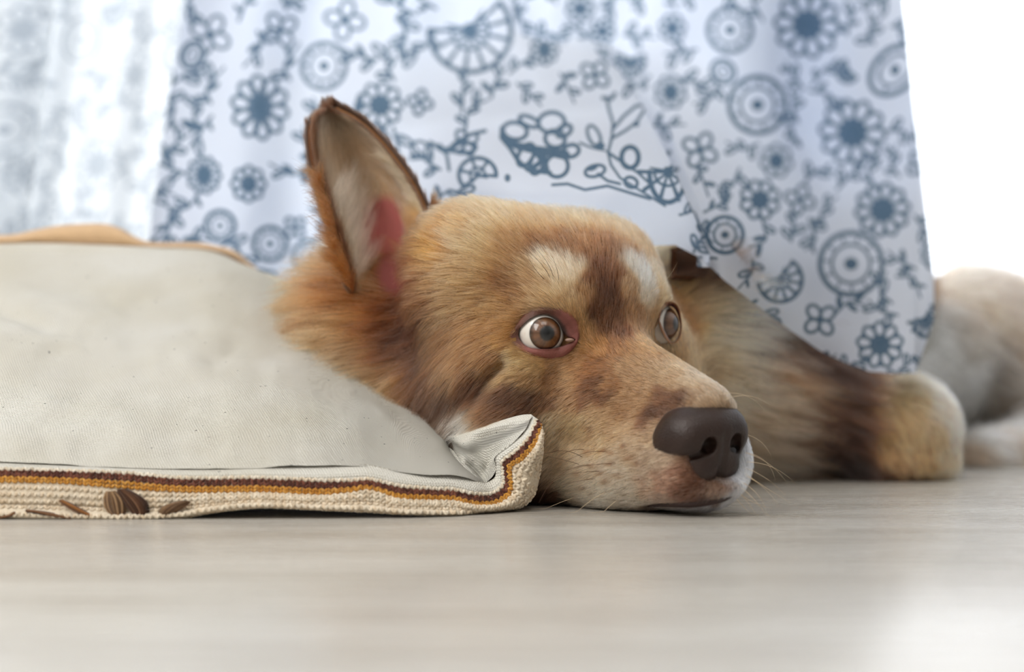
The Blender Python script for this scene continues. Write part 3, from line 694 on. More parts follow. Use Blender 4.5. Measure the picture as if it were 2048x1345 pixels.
def coat(P, power=2.8):
    C = np.zeros((len(P), 3)); D = np.zeros((len(P), 3)); Ln = np.zeros(len(P))
    for i in range(0, len(P), 20000):
        Q = P[i:i + 20000]
        d2 = ((Q[:, None] - aP[None]) ** 2).sum(-1) / (nn_ ** 2)[None]
        w_ = 1 / (d2 + .10) ** power; w_ /= w_.sum(1, keepdims=True)
        C[i:i + 20000] = w_ @ aC
        w2 = 1 / (d2 + .35) ** 2.0; w2 /= w2.sum(1, keepdims=True)
        D[i:i + 20000] = w2 @ aD; Ln[i:i + 20000] = w2 @ aL
    return C, D, Ln
def warp(P, amp=.0030):
    return P + amp * np.stack([vnoise(P, 130, 1, 2), vnoise(P, 130, 2, 2), vnoise(P, 130, 3, 2)], -1)
bc, _, _ = coat(warp(BP))
bX, bY = to_px(BP); ecn = np.clip(1.3 - np.sqrt(((bX - 792) / 34) ** 2 + ((bY - 545) / 44) ** 2), 0, .3)[:, None] / .3 * (BP[:, 1] < .93)[:, None]
bc = bc * (1 - ecn) + lin((150, 84, 80)) * 1.3 * ecn
# ears: brown rim, cream inside, pink skin low in the cup
def ear_color(V, G, back):
    u, v = np.meshgrid(np.linspace(0, 1, G.shape[1]), np.linspace(0, 1, G.shape[0]))
    X, Y = to_px(G)
    base = np.zeros(G.shape[:2] + (3,)) + lin((176, 146, 112))
    def mix(m, c): base[:] = base * (1 - m[..., None]) + lin(c) * m[..., None]
    mix(np.clip((.24 - u) / .1, 0, 1), (104, 66, 40))
    mix(np.clip((.24 - v) / .14, 0, 1), (110, 70, 42))
    mix(np.clip((u - .93) / .05, 0, 1), (150, 108, 70))
    pk = np.clip(1.15 - np.sqrt(((X - 768) / 52) ** 2 + ((Y - 490) / 95) ** 2), 0, .25) * 4
    mix(pk, (166, 96, 92)); mix(np.clip((Y - 500) / 80, 0, 1) * pk * .6, (120, 66, 60))
    bk = np.zeros_like(base) + lin(back)
    return np.concatenate([base.reshape(-1, 3), bk.reshape(-1, 3)])
ec = ear_color(EAR_V, EAR_G, (92, 62, 44))
fc = np.tile(lin((86, 56, 38)), (len(FEAR_V), 1))
M_skin = simple('dog_skin_and_undercoat', (180, 130, 90), .75, .1, attr=True, bump=(900, .0004))
dog = empty('dog', (HO[0], HO[1] + .05, 0))
tag(dog, 'brown and cream long-haired dog lying with its chin on the floor', 'dog')
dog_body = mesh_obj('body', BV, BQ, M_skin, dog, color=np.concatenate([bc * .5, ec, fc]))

# nose leather
nose_c = hp(70, -3, -51); NAx = tilt(HA, 6, 0)
nz_ = Sculpt((-.032, -.032, -.036), (.032, .032, .030), .0007)
def n_(v): return NAx @ (np.array(v, float) / 1000)
def ne(c, r, k=4, op='add', A=NAx): nz_.ell(n_(c), np.array(r) / 1000, A, k / 1000, op)
ne((0, 0, 4), (17, 20.5, 13))
for s in (-1, 1):
    ne((0, s * 11.5, 0), (15, 12.5, 13), 5)
    ne((-5, s * 15.5, -4), (11, 9, 10), 4)
    ne((5, s * 7, -14), (9.5, 9.5, 10), 4)
nz_.cone(n_((5, 0, -6)), n_((4, 0, -27)), .011, .0045, .004)
for s in (-1, 1):
    ne((15, s * 8.6, -2.6), (8.5, 4.3, 4.6), 1.6, 'sub', tilt(NAx, 0, s * 14))
    nz_.cone(n_((13.5, s * 10, -5)), n_((5, s * (20.5 if s < 0 else 15), -9.5)), .0026, .0015, .0016, 'sub')
    if s < 0: nz_.cone(n_((5, s * 20.5, -9.5)), n_((-6, s * 26, -6)), .0015, .001, .0015, 'sub')
nz_.cone(n_((18.4, 0, 3)), n_((16.6, 0, -10)), .0010, .0016, .0026, 'sub')
nz_.cone(n_((16.6, 0, -10)), n_((8.5, 0, -29)), .0016, .0018, .0022, 'sub')
nP, nF = nz_.mesh()
m_, nt, out = mat_new('nose_leather'); L = nt.links.new
p = N(nt, 'BsdfPrincipled'); p.inputs['Base Color'].default_value = tuple(lin((76, 56, 48))) + (1,)
p.inputs['Roughness'].default_value = .42; p.inputs['Specular IOR Level'].default_value = .4
tc = N(nt, 'TexCoord'); vo = N(nt, 'TexVoronoi'); vo.inputs['Scale'].default_value = 1100; vo.distance = 'EUCLIDEAN'
bp_ = N(nt, 'Bump'); bp_.inputs['Distance'].default_value = .00025; bp_.inputs['Strength'].default_value = .6; bp_.invert = True
L(tc.outputs['Object'], vo.inputs['Vector']); L(vo.outputs['Distance'], bp_.inputs['Height']); L(bp_.outputs['Normal'], p.inputs['Normal'])
nzc = N(nt, 'TexNoise'); nzc.inputs['Scale'].default_value = 90
cr_ = N(nt, 'ValToRGB'); cr_.color_ramp.elements[0].color = tuple(lin((34, 22, 18))) + (1,); cr_.color_ramp.elements[1].color = tuple(lin((56, 38, 31))) + (1,)
L(tc.outputs['Object'], nzc.inputs['Vector']); L(nzc.outputs['Fac'], cr_.inputs['Fac']); L(cr_.outputs['Color'], p.inputs['Base Color'])
L(p.outputs[0], out.inputs['Surface']); M_nose = m_
nose = mesh_obj('nose', nP + nose_c, nF, M_nose, dog); tag(nose, 'dark brown leathery nose')
NT = BVHTree.FromPolygons((nP + nose_c).tolist(), nF.tolist())

# eyes
def eyeball(E, gaze, name='eyeball'):
    g = nrm(gaze); a = nrm(np.cross(g, [0, 0, 1.0])); b = np.cross(a, g)
    nth, nph = 90, 72
    th = np.linspace(0, math.pi, nth); ph = np.linspace(0, 2 * math.pi, nph, endpoint=False)
    T, Pp = np.meshgrid(th, ph, indexing='ij')
    irisA = math.radians(43)
    r = EYE_R + .0011 * np.clip(1 - (T / irisA) ** 2, 0, 1)         # cornea bulge
    V = E + r[..., None] * (np.cos(T)[..., None] * g + np.sin(T)[..., None] * (np.cos(Pp)[..., None] * a + np.sin(Pp)[..., None] * b))
    q = T / irisA
    rad = .5 + .5 * vnoise(np.stack([np.cos(Pp) * 9, np.sin(Pp) * 9, q * 1.5], -1), 1.0, 5)
    iris = lin((112, 72, 42)) * (.5 + .7 * rad[..., None]) 
    iris = iris * (1 - np.clip((q - .72) / .26, 0, 1)[..., None] * .8)
    pup = np.clip((.46 - q) / .10, 0, 1)[..., None]
    c = iris * (1 - pup) + lin((16, 15, 17)) * pup
    scl = lin((226, 220, 212)) * np.ones_like(V)
    vein = np.clip(vnoise(V, 520, 8, 3) - .35, 0, 1)[..., None]
    scl = scl * (1 - vein * .3) + lin((190, 120, 100)) * vein * .3
    s_ = np.clip((q - 1.0) / .05, 0, 1)[..., None]
    c = c * (1 - s_) + scl * s_
    V = V.reshape(-1, 3); F = grid_faces(nth, nph, wrap=True)
    return mesh_obj(name, V, F, M_eye, dog, color=c.reshape(-1, 3))
m_, nt, out = mat_new('wet_eye'); L = nt.links.new
p = N(nt, 'BsdfPrincipled'); p.inputs['Roughness'].default_value = .35; p.inputs['Coat Weight'].default_value = 1; p.inputs['Coat Roughness'].default_value = .02; p.inputs['Coat IOR'].default_value = 1.45
a_ = N(nt, 'Attribute'); a_.attribute_name = 'coat'; L(a_.outputs['Color'], p.inputs['Base Color']); L(p.outputs[0], out.inputs['Surface']); M_eye = m_
def gz(E, px, py):
    """gaze so that the iris centre shows at (px, py)"""
    d = (at(px, py, 1.0) - np.array(CAMP)); d = d / np.linalg.norm(d)
    oc = np.array(CAMP) - E; b = oc @ d; c = oc @ oc - EYE_R ** 2; h = b * b - c
    t = -b - math.sqrt(max(h, 0)); return np.array(CAMP) + t * d - E
tag(eyeball(EYE_N, gz(EYE_N, 1094, 667)), 'amber-brown near eye rolled toward the right')
tag(eyeball(EYE_F, gz(EYE_F, 1351, 648)), 'far eye seen from the side')
LID_IN = [(1036,669),(1039,658.5),(1047.6,649),(1059.5,639),(1073.8,631.8),(1088,629.4),(1101,632),(1110.7,639),(1118,648),(1124,658),(1129,668),(1136,675),(1147,678),(1150,681),(1139,686),(1128.6,690.7),(1114,695.5),(1101,697.8),(1085.7,698.5),(1071,697.5),(1057,694.5),(1047,688),(1040,680)]
LID_OUT = [(1014,676),(1025,658),(1036,642),(1048,628),(1064,618),(1085.7,614),(1105,615),(1125,618),(1143,628),(1155,640),(1160,652),(1160,664),(1158,676),(1155,686),(1148,696),(1137,707),(1119,717),(1101,719),(1083,716),(1062,711),(1045,703),(1030,692),(1018,683)]
FLID_IN = [(1320,643),(1322,630),(1328,619),(1336,613),(1345,614),(1353,624),(1358,638),(1360,652),(1358,668),(1352,680),(1344,684),(1336,675),(1328,660)]
FLID_OUT = [(1318,643),(1320,627),(1324,612),(1335,604),(1348,605),(1358,616),(1362,634),(1364,652),(1362,671),(1355,684),(1344,688),(1333,680),(1323,662)]
def lid(inner, outer, E, zlim, far=False):
    n = 120
    I = cr(np.array(inner + inner[:1], float), np.linspace(0, len(inner), n, endpoint=False))
    O = cr(np.array(outer + outer[:1], float), np.linspace(0, len(outer), n, endpoint=False))
    def on_ball(q, extra):
        d = at(q[0], q[1], 1.0) - np.array(CAMP); d /= np.linalg.norm(d)
        oc = np.array(CAMP) - E; b = oc @ d; R_ = EYE_R + extra; c = oc @ oc - R_ ** 2; h = b * b - c
        if h < 0:
            t = -b; p = np.array(CAMP) + t * d; p = E + (p - E)       # beside the ball
            return p
        return np.array(CAMP) + (-b - math.sqrt(h)) * d
    r_in = np.array([on_ball(q, -.0009) for q in I]); r0 = np.array([on_ball(q, .0005) for q in I])
    if not far:
        zc = np.array([.8005]); r0d = np.minimum(r0[:, 1], .8022)
        r0 = np.array([at(q[0], q[1], d) for q, d in zip(I, r0d)])
        r_in = np.array([at(q[0], q[1], d) for q, d in zip(I, np.minimum(r_in[:, 1], .8045))])
    out_ = []
    for q in O:
        p, nn = hit(*q)
        zl_ = zlim if not far else float(np.interp(q[0], [1312, 1340, 1368], [.8300, .8365, .8455]))
        d = zl_ if p is None else min(p[1], zl_)
        out_.append(at(q[0], q[1], d + .0002))
    out_ = np.array(out_)
    rings = [r_in, r0]
    for t in (.12, .3, .5, .7, .86, 1.0):
        q = r0 * (1 - t) + out_ * t; q[:, 1] -= .0011 * math.sin(math.pi * min(1, t * 1.05)) ** .7
        rings.append(q)
    q = out_.copy(); q[:, 1] += .002; rings.append(q)
    G = np.array(rings); m = len(rings)
    for i in range(1, m - 1):                      # lids always lie over the ball
        for j in range(n):
            X_, Y_ = to_px(G[i, j]); d_ = at(float(X_), float(Y_), 1.0) - np.array(CAMP); d_ /= np.linalg.norm(d_)
            oc = np.array(CAMP) - E; b_ = oc @ d_; h_ = b_ * b_ - (oc @ oc - (EYE_R + .0012) ** 2)
            if h_ > 0:
                yy_ = (np.array(CAMP) + (-b_ - math.sqrt(h_)) * d_)[1]
                if G[i, j, 1] > yy_: G[i, j] = at(float(X_), float(Y_), yy_)
    ang = np.linspace(0, 1, n, endpoint=False)
    c = np.zeros((m, n, 3))
    k = len(inner)
    up = (ang * k > .5) & (ang * k < (11 if not far else 7)); upm = up.astype(float)
    upm = np.convolve(np.concatenate([upm[-6:], upm, upm[:6]]), np.ones(13) / 13, 'valid')[:, None]
    for i in range(m):
        col = lin((132, 78, 70)) if not far else lin((150, 108, 78))
        if i <= 1: col_u, col_l = lin((44, 28, 22)), lin((92, 54, 48)) if not far else lin((176, 184, 196))
        elif i == 2: col_u, col_l = lin((60, 36, 30)), lin((128, 76, 68)) if not far else lin((170, 150, 140))
        elif i <= 4: col_u, col_l = lin((116, 66, 58)), lin((136, 82, 74)) if not far else col
        else: col_u = col_l = col
        c[i] = col_u * upm + col_l * (1 - upm)
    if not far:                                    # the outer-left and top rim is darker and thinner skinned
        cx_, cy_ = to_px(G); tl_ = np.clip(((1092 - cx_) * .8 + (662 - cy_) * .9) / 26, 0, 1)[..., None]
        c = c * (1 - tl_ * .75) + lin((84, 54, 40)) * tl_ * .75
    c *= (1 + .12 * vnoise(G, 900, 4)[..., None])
    return G, c
M_lid = simple('eyelid_skin', (140, 80, 75), .5, .35, attr=True, bump=(1500, .0003), sss=.15)
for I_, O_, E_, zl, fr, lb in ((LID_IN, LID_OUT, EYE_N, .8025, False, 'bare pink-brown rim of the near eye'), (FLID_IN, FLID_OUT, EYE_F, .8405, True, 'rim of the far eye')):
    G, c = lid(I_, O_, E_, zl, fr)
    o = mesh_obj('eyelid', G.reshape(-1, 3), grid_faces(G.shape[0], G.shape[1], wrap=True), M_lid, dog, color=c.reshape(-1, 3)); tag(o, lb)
    if not fr: LID_G = G
# tear duct
mb = MB(); 
u_, v_ = np.meshgrid(np.linspace(0, math.pi, 9), np.linspace(0, 2 * math.pi, 12, endpoint=False), indexing='ij')
S_ = np.stack([np.sin(u_) * np.cos(v_), np.cos(u_), np.sin(u_) * np.sin(v_)], -1).reshape(-1, 3)
mb.add(at(1139, 680.5, .8005) + S_ * np.array([.0024, .0012, .0010]), grid_faces(9, 12, wrap=True), lin((150, 120, 104)))
mb.build('tear_duct', simple('tear_duct', (150, 120, 104), .3, .5, attr=True), dog)

# ------------------------------------------------------------------ fur
m_, nt, out = mat_new('dog_hair'); L = nt.links.new
a_ = N(nt, 'Attribute'); a_.attribute_name = 'coat'
hb = N(nt, 'BsdfHairPrincipled'); hb.parametrization = 'COLOR'
hb.inputs['Roughness'].default_value = .38; hb.inputs['Radial Roughness'].default_value = .5
L(a_.outputs['Color'], hb.inputs['Color']); L(hb.outputs[0], out.inputs['Surface']); M_hair = m_

def hair_obj(name, P, C, R, parent=dog, label=None):
    """P (n,k,3) strands, C (n,k,3) colours, R (k,) or (n,k) radii"""
    n, k = P.shape[:2]
    hc = bpy.data.hair_curves.new(name); hc.add_curves([k] * n)
    o = bpy.data.objects.new(name, hc); COL.objects.link(o)
    hc.points.foreach_set('position', P.astype(np.float32).ravel())
    hc.points.foreach_set('radius', np.broadcast_to(R, (n, k)).astype(np.float32).ravel())
    at_ = hc.attributes.new('coat', 'FLOAT_COLOR', 'POINT')
    c4 = np.ones((n, k, 4), np.float32); c4[..., :3] = np.clip(C, 0, 1); at_.data.foreach_set('color', c4.ravel())
    hc.materials.append(M_hair); attach(o, parent)
    tag(o, label, kind='stuff')
    return o
def tri_sample(V, F, dens, w=None):
    """random points on quads; dens per m2 (scalar or per face)"""
    T = np.concatenate([F[:, [0, 1, 2]], F[:, [0, 2, 3]]])
    a, b, c = V[T[:, 0]], V[T[:, 1]], V[T[:, 2]]
    A = np.linalg.norm(np.cross(b - a, c - a), axis=1) / 2
    d = np.concatenate([dens, dens]) if np.ndim(dens) else dens
    ex = A * d; n = int(ex.sum())
    f = rng.choice(len(T), n, p=ex / ex.sum())
    r1, r2 = rng.random(n), rng.random(n); s = np.sqrt(r1)
    w_ = np.stack([1 - s, s * (1 - r2), s * r2], 1)
    return f, T, w_
def strands(P, Nn, D, Ln, lift, k, curl=.0, clump_r=.004, clump=.6, bend=.6, frizz=.0):
    """grow strands with lie D, lifted from the surface by `lift` rad, and gather them in tufts"""
    n = len(P)
    D = D - Nn * (D * Nn).sum(1, keepdims=True); D = nrm(D)
    lift = np.broadcast_to(lift, (n,))[:, None]
    s = np.linspace(0, 1, k)[None, :, None]
    # lift decays toward the tip
    la = lift[:, None] * (1 - bend * s)
    dirs = D[:, None] * np.cos(la) + Nn[:, None] * np.sin(la)
    seg = Ln[:, None, None] / (k - 1)
    pts = np.concatenate([np.zeros((n, 1, 3)), np.cumsum(dirs[:, :-1] * seg, 1)], 1) + P[:, None]
    # tufts
    ng = max(8, int(n / 26)); gi = rng.choice(n, ng, replace=False)
    kd = kdtree.KDTree(ng)
    for i, g in enumerate(gi): kd.insert(P[g], i)
    kd.balance()
    near = np.fromiter((kd.find(p)[1] for p in P.tolist()), int, n)
    G = pts[gi[near]]
    gj = (rng.random((ng, 3)) - .5)[near]                       # each tuft wanders its own way
    w_ = clump * (s ** 1.3) * rng.uniform(.5, 1.0, (n, 1, 1))
    off = (P - P[gi[near]])[:, None]
    pts = pts * (1 - w_) + (G + off * .25) * w_
    pts += gj[:, None] * (s ** 1.5) * Ln[:, None, None] * curl
    ph = rng.random((n, 1, 3)) * 6.28
    pts += np.sin(ph + s * 5.0) * s * Ln[:, None, None] * frizz
    return pts, near
# lid outline keeps hair off bare skin
def in_poly(X, Y, poly):
    poly = np.array(poly, float); c = np.zeros(X.shape, bool); j = len(poly) - 1
    for i in range(len(poly)):
        xi, yi = poly[i]; xj, yj = poly[j]
        c ^= ((yi > Y) != (yj > Y)) & (X < (xj - xi) * (Y - yi) / (yj - yi + 1e-12) + xi); j = i
    return c
# dark lip line
lp = [hit(x, y)[0] for x, y in ((1285,1019),(1300,1013),(1320,1009),(1345,1008),(1370,1008),(1395,1007),(1420,1004),(1445,999),(1465,991))]
lp = np.array([q for q in lp if q is not None]); lpath = cr(lp, np.linspace(0, len(lp) - 1, 60))
V, F = tube(lpath, .0020 * np.sin(np.linspace(.25, math.pi - .25, 60)) ** .6, 8)
tag(mesh_obj('lip', V, F, simple('dark_lip', (52, 34, 30), .45, .4), dog), 'dark line of the closed mouth')
lipkd = kdtree.KDTree(60)
for i, q in enumerate(lpath): lipkd.insert(q, i)
lipkd.balance()
VN = vnormals(BP, BF)
fc_ = BP[BF].mean(1); fn_ = nrm(VN[BF].sum(1))
vc_ = nrm(np.array(CAMP) - fc_)
facing = (fn_ * vc_).sum(1)
fx, fy = to_px(fc_)
seen = (facing > -.45) & (fx > 480) & (fx < 2200) & (fy > 330) & (fy < 1050)
hd = (HA.T @ (fc_ - HO).T).T
head = (hd[:, 0] > -90) & (np.abs(hd[:, 1]) < 80)
dep = fc_[:, 1]
_, _, Lf = coat(fc_)
wid = np.where(Lf < .0165, .00011, .00014) * np.where(dep > 1.08, 2.2, np.where(dep > .97, 1.5, 1.0))
dens = 3.2 / (Lf * wid)
dens = np.minimum(dens, 6.5e6)
hemy = np.interp(fx, [0, 1100, 1310, 1450, 1640, 1740, 1830, 1870, 1900], [200, 300, 400, 540, 680, 730, 735, 700, 0])
seen &= ~((dep > .88) & (fy < hemy - np.interp(fx, [1380, 1450], [70, 14])))
dens = np.where((facing < .0), dens * .5, dens)
dens = np.where(seen, dens, 0)
inN = np.zeros(len(fc_), bool)
f, T, w_ = tri_sample(BP, BF, dens)
R_ = (BP[T[f]] * w_[..., None]).sum(1); Rn = nrm((VN[T[f]] * w_[..., None]).sum(1))
X, Y = to_px(R_)
bare = in_poly(X, Y, [((.86 if a < 1090 else .95) * (a - 1086) + 1086, (.84 if b < 668 else .93) * (b - 668) + 668) for a, b in LID_OUT]) & (R_[:, 1] < .83)
bare |= (((X - 792) / 34) ** 2 + ((Y - 545) / 44) ** 2 < rng.uniform(.5, 1.2, len(X))) & (R_[:, 1] < .93)
bare |= (X > 885) & (X < 1070) & (Y > 850 - (X - 870) * .095 + 22) & (Y < 990) & (R_[:, 1] < .9)
bare |= in_poly(X, Y, [(.85 * (a - 1341) + 1341, .88 * (b - 646) + 646) for a, b in FLID_OUT]) & (R_[:, 1] > .80) & (R_[:, 1] < .87)
bare |= (np.linalg.norm(R_ - EYE_N, axis=1) < .0131) | (np.linalg.norm(R_ - EYE_F, axis=1) < .0124)
R_ = R_[~bare]; Rn = Rn[~bare]; X = X[~bare]; Y = Y[~bare]
# none under the nose leather
inn = np.array([NT.find_nearest(Vector(p), .003)[0] is not None for p in R_.tolist()]) if False else (((HA.T @ (R_ - nose_c).T).T / np.array([.017, .021, .016])) ** 2).sum(1) < 1
R_ = R_[~inn]; Rn = Rn[~inn]
lipd = np.array([lipkd.find(p)[2] for p in R_.tolist()]); R_ = R_[lipd > .0012]; Rn = Rn[lipd > .0012]
C_, D_, L_ = coat(warp(R_)); X_r, Y_r = to_px(R_)
for sx_, sy_ in ((1213,898),(1225,926),(1205,945),(1228,905),(1190,930),(1262,915),(1180,900),(1240,950),(1215,962),(1280,925),(1160,945),(1170,975),(1250,890)):
    k_ = np.clip(1.4 - np.hypot((X_r - sx_) / 9, (Y_r - sy_) / 5), 0, 1)[:, None] * (R_[:, 1:2] < .83) * .7
    C_ = C_ * (1 - k_) + lin((104, 64, 42)) * k_
grey_ = C_.mean(1, keepdims=True); C_ = grey_ + (C_ - grey_) * .97
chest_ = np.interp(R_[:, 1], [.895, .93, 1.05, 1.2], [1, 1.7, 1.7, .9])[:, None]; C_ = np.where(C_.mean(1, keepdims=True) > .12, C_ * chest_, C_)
R_l = (HA.T @ (R_ - HO).T).T
far_ = R_[:, 1] > .97
n = len(R_); print('HAIRS', n, flush=True)
L_ = L_ * rng.uniform(.55, 1.15, n)
lift = np.clip(.30 + .012 * (L_ * 1000), .3, .62) * rng.uniform(.7, 1.3, n)
lift = np.where(L_ < .008, .36 * rng.uniform(.6, 1.4, n), lift)
D_ = D_ + .16 * np.stack([vnoise(R_, 90, 11, 2), vnoise(R_, 90, 12, 2), vnoise(R_, 90, 13, 2)], -1) + rng.normal(0, .07, (n, 3))
groups = {'short': (L_ < .0085), 'mid': (L_ >= .0085) & (L_ < .0165), 'long': (L_ >= .0165)}
cn = 1 + .20 * vnoise(R_ * np.array([1, 1, 1]), 260, 21, 2)
per = rng.normal(1, .2, n)
lightm = rng.random(n)
def fur(mask, name, k, rad, curl, clump, frizz, label, tv=.13, gain=1.08):
    P, nr = strands(R_[mask], Rn[mask], D_[mask], L_[mask], lift[mask], k, curl, clump=clump, frizz=frizz)
    P[..., 2] = np.maximum(P[..., 2], .0006)
    s = np.linspace(0, 1, k)[None, :, None]
    C = C_[mask] * np.clip(per[mask] * cn[mask], .5, 1.6)[:, None]
    tuft = np.clip(1 + tv * rng.standard_normal(nr.max() + 1), .45, 1.6)[nr][:, None]
    C = C * tuft
    C = gain * C ** 1.27
    pale = (lightm[mask] > .82)[:, None]
    C = np.where(pale, C * 1.3 + .07, C)
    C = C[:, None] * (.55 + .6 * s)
    rr = rad * (1 - .75 * np.linspace(0, 1, k) ** 1.6)
    hair_obj(name, P, C, rr[None] * rng.uniform(.7, 1.25, (len(P), 1)), label=label)
isfar = far_
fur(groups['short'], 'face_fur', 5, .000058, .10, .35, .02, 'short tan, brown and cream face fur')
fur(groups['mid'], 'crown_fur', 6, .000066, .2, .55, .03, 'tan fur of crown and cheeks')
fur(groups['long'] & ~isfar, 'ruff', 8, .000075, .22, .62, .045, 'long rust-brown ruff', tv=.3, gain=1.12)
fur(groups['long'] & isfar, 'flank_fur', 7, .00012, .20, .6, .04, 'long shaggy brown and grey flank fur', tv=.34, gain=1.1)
print('HAIRS', n, {k_: int(v_.sum()) for k_, v_ in groups.items()})

# near ear: short pile, long cream wisps, brown rim and the furry back
def ear_at(G, Nr, u, v):
    i = np.clip(v * (G.shape[0] - 1), 0, G.shape[0] - 1.001); j = np.clip(u * (G.shape[1] - 1), 0, G.shape[1] - 1.001)
    i0 = i.astype(int); j0 = j.astype(int); a = (i - i0)[:, None]; b = (j - j0)[:, None]
    def bl(X): return (X[i0, j0] * (1 - a) * (1 - b) + X[i0 + 1, j0] * a * (1 - b) + X[i0, j0 + 1] * (1 - a) * b + X[i0 + 1, j0 + 1] * a * b)
    DU = np.gradient(G, axis=1); DV = np.gradient(G, axis=0)
    return bl(G), nrm(-bl(Nr)), nrm(bl(DU)), nrm(bl(DV))
def ear_set(name, G, Nr, n, ur, vr, ln, dirf, lift, colf, rad, k=7, curl=.2, clump=.55, frizz=.04, out=0.0, label=None, back=False, keep=None):
    u = rng.uniform(*ur, n); v = rng.uniform(*vr, n)
    P, nn, du, dv = ear_at(G, Nr, u, v)
    if keep is not None:
        X, Y = to_px(P); m = keep(u, v, X, Y); u, v, P, nn, du, dv = u[m], v[m], P[m], nn[m], du[m], dv[m]
    n = len(u)
    if back: nn = -nn; P = P + nn * .003
    D = dirf(u, v, du, dv, nn)
    L_ = rng.uniform(*ln, n)
    S, nr = strands(P, nn, D + rng.normal(0, .09, (n, 3)), L_, lift * rng.uniform(.6, 1.4, n), k, curl, clump=clump, frizz=frizz)
    C = colf(u, v, n) * np.clip(rng.normal(1, .17, n), .5, 1.6)[:, None] * (1 + .12 * rng.standard_normal(nr.max() + 1))[nr][:, None]
    s = np.linspace(0, 1, k)
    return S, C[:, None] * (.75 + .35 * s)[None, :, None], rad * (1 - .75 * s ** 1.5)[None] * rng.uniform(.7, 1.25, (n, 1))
def lc(*c): return lin(c)
def blend(t, a, b): t = np.clip(t, 0, 1)[:, None]; return lc(*a) * (1 - t) + lc(*b) * t
sets = []
G_, N_e = EAR_G, EAR_N
def notpink(u, v, X, Y): return (((X - 766) / 46) ** 2 + ((Y - 492) / 96) ** 2 > rng.uniform(.8, 1.3, len(X))) 
def incol(u, v, n):
    c = blend(rng.random(n), (220, 198, 168), (172, 144, 116))
    t = np.clip((.25 - u) / .12, 0, 1) + np.clip((.26 - v) / .16, 0, 1)
    c = c * (1 - np.clip(t, 0, 1)[:, None]) + blend(rng.random(n), (92, 56, 34), (64, 40, 28)) * np.clip(t, 0, 1)[:, None]
    return c
sets.append(ear_set('a', G_, N_e, 16000, (.02, .98), (.03, .98), (.006, .013), lambda u, v, du, dv, nn: -dv + du * (.35 * (u[:, None] - .5)), .35, incol, .00006, keep=notpink))
sets.append(ear_set('b', G_, N_e, 2600, (.14, .40), (.48, .95), (.012, .026), lambda u, v, du, dv, nn: -dv * .9 + du * .5, .45, lambda u, v, n: blend(rng.random(n), (226, 208, 184), (190, 160, 128)), .00006, k=9, curl=.55, clump=.85, frizz=.07, keep=lambda u, v, X, Y: ((X - 775) / 50) ** 2 + ((Y - 500) / 100) ** 2 > 1))
sets.append(ear_set('c', G_, N_e, 3000, (.80, .99), (.40, .98), (.010, .02), lambda u, v, du, dv, nn: -dv * 1.0 - du * .35, .35, lambda u, v, n: blend(rng.random(n), (222, 196, 164), (180, 140, 98)), .00006, k=9, curl=.3, clump=.75))
sets.append(ear_set('d', G_, N_e, 5000, (.0, .09), (.0, 1), (.004, .008), lambda u, v, du, dv, nn: -dv * .9 - du * .35, .5, lambda u, v, n: blend(rng.random(n), (96, 60, 38), (62, 40, 28)), .00007))
sets.append(ear_set('e', G_, N_e, 2600, (.0, .06), (.40, 1), (.018, .034), lambda u, v, du, dv, nn: -dv * .35 - du * 1.0, .5, lambda u, v, n: blend(rng.random(n), (168, 108, 58), (96, 60, 38)), .00008, curl=.4, clump=.85, k=8))
sets.append(ear_set('f', G_, N_e, 2600, (.96, 1), (.0, 1), (.004, .008), lambda u, v, du, dv, nn: -dv * .9 + du * .4, .4, lambda u, v, n: blend(rng.random(n), (104, 74, 52), (70, 50, 36)), .00006))
sets.append(ear_set('g', G_, N_e, 14000, (.0, 1), (.0, 1), (.006, .010), lambda u, v, du, dv, nn: -dv, .25, lambda u, v, n: blend(rng.random(n), (74, 50, 36), (48, 34, 26)), .00009, back=True))
sets.append(ear_set('h', G_, N_e, 1500, (.86, 1), (.66, .9), (.008, .015), lambda u, v, du, dv, nn: -dv * .9 + du * .45, .5, lambda u, v, n: blend(rng.random(n), (128, 88, 56), (84, 58, 42)), .00008, curl=.3, clump=.8, back=True))
sets.append(ear_set('i', G_, N_e, 3000, (.72, 1), (.74, 1), (.014, .026), lambda u, v, du, dv, nn: -dv * .7 - du * .2, .5, lambda u, v, n: blend(rng.random(n), (176, 122, 72), (140, 98, 62)), .00007, clump=.7))
for k_ in (7, 8, 9):
    ss = [q for q in sets if q[0].shape[1] == k_]
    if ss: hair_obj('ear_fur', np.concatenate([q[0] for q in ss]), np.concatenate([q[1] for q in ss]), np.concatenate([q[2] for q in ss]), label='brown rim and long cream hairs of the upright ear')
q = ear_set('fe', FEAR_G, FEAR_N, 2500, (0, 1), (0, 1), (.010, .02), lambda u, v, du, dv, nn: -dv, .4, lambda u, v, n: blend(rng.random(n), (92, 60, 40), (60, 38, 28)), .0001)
hair_obj('ear_fur', *q, label='dark fur of the ear half hidden by the cloth')

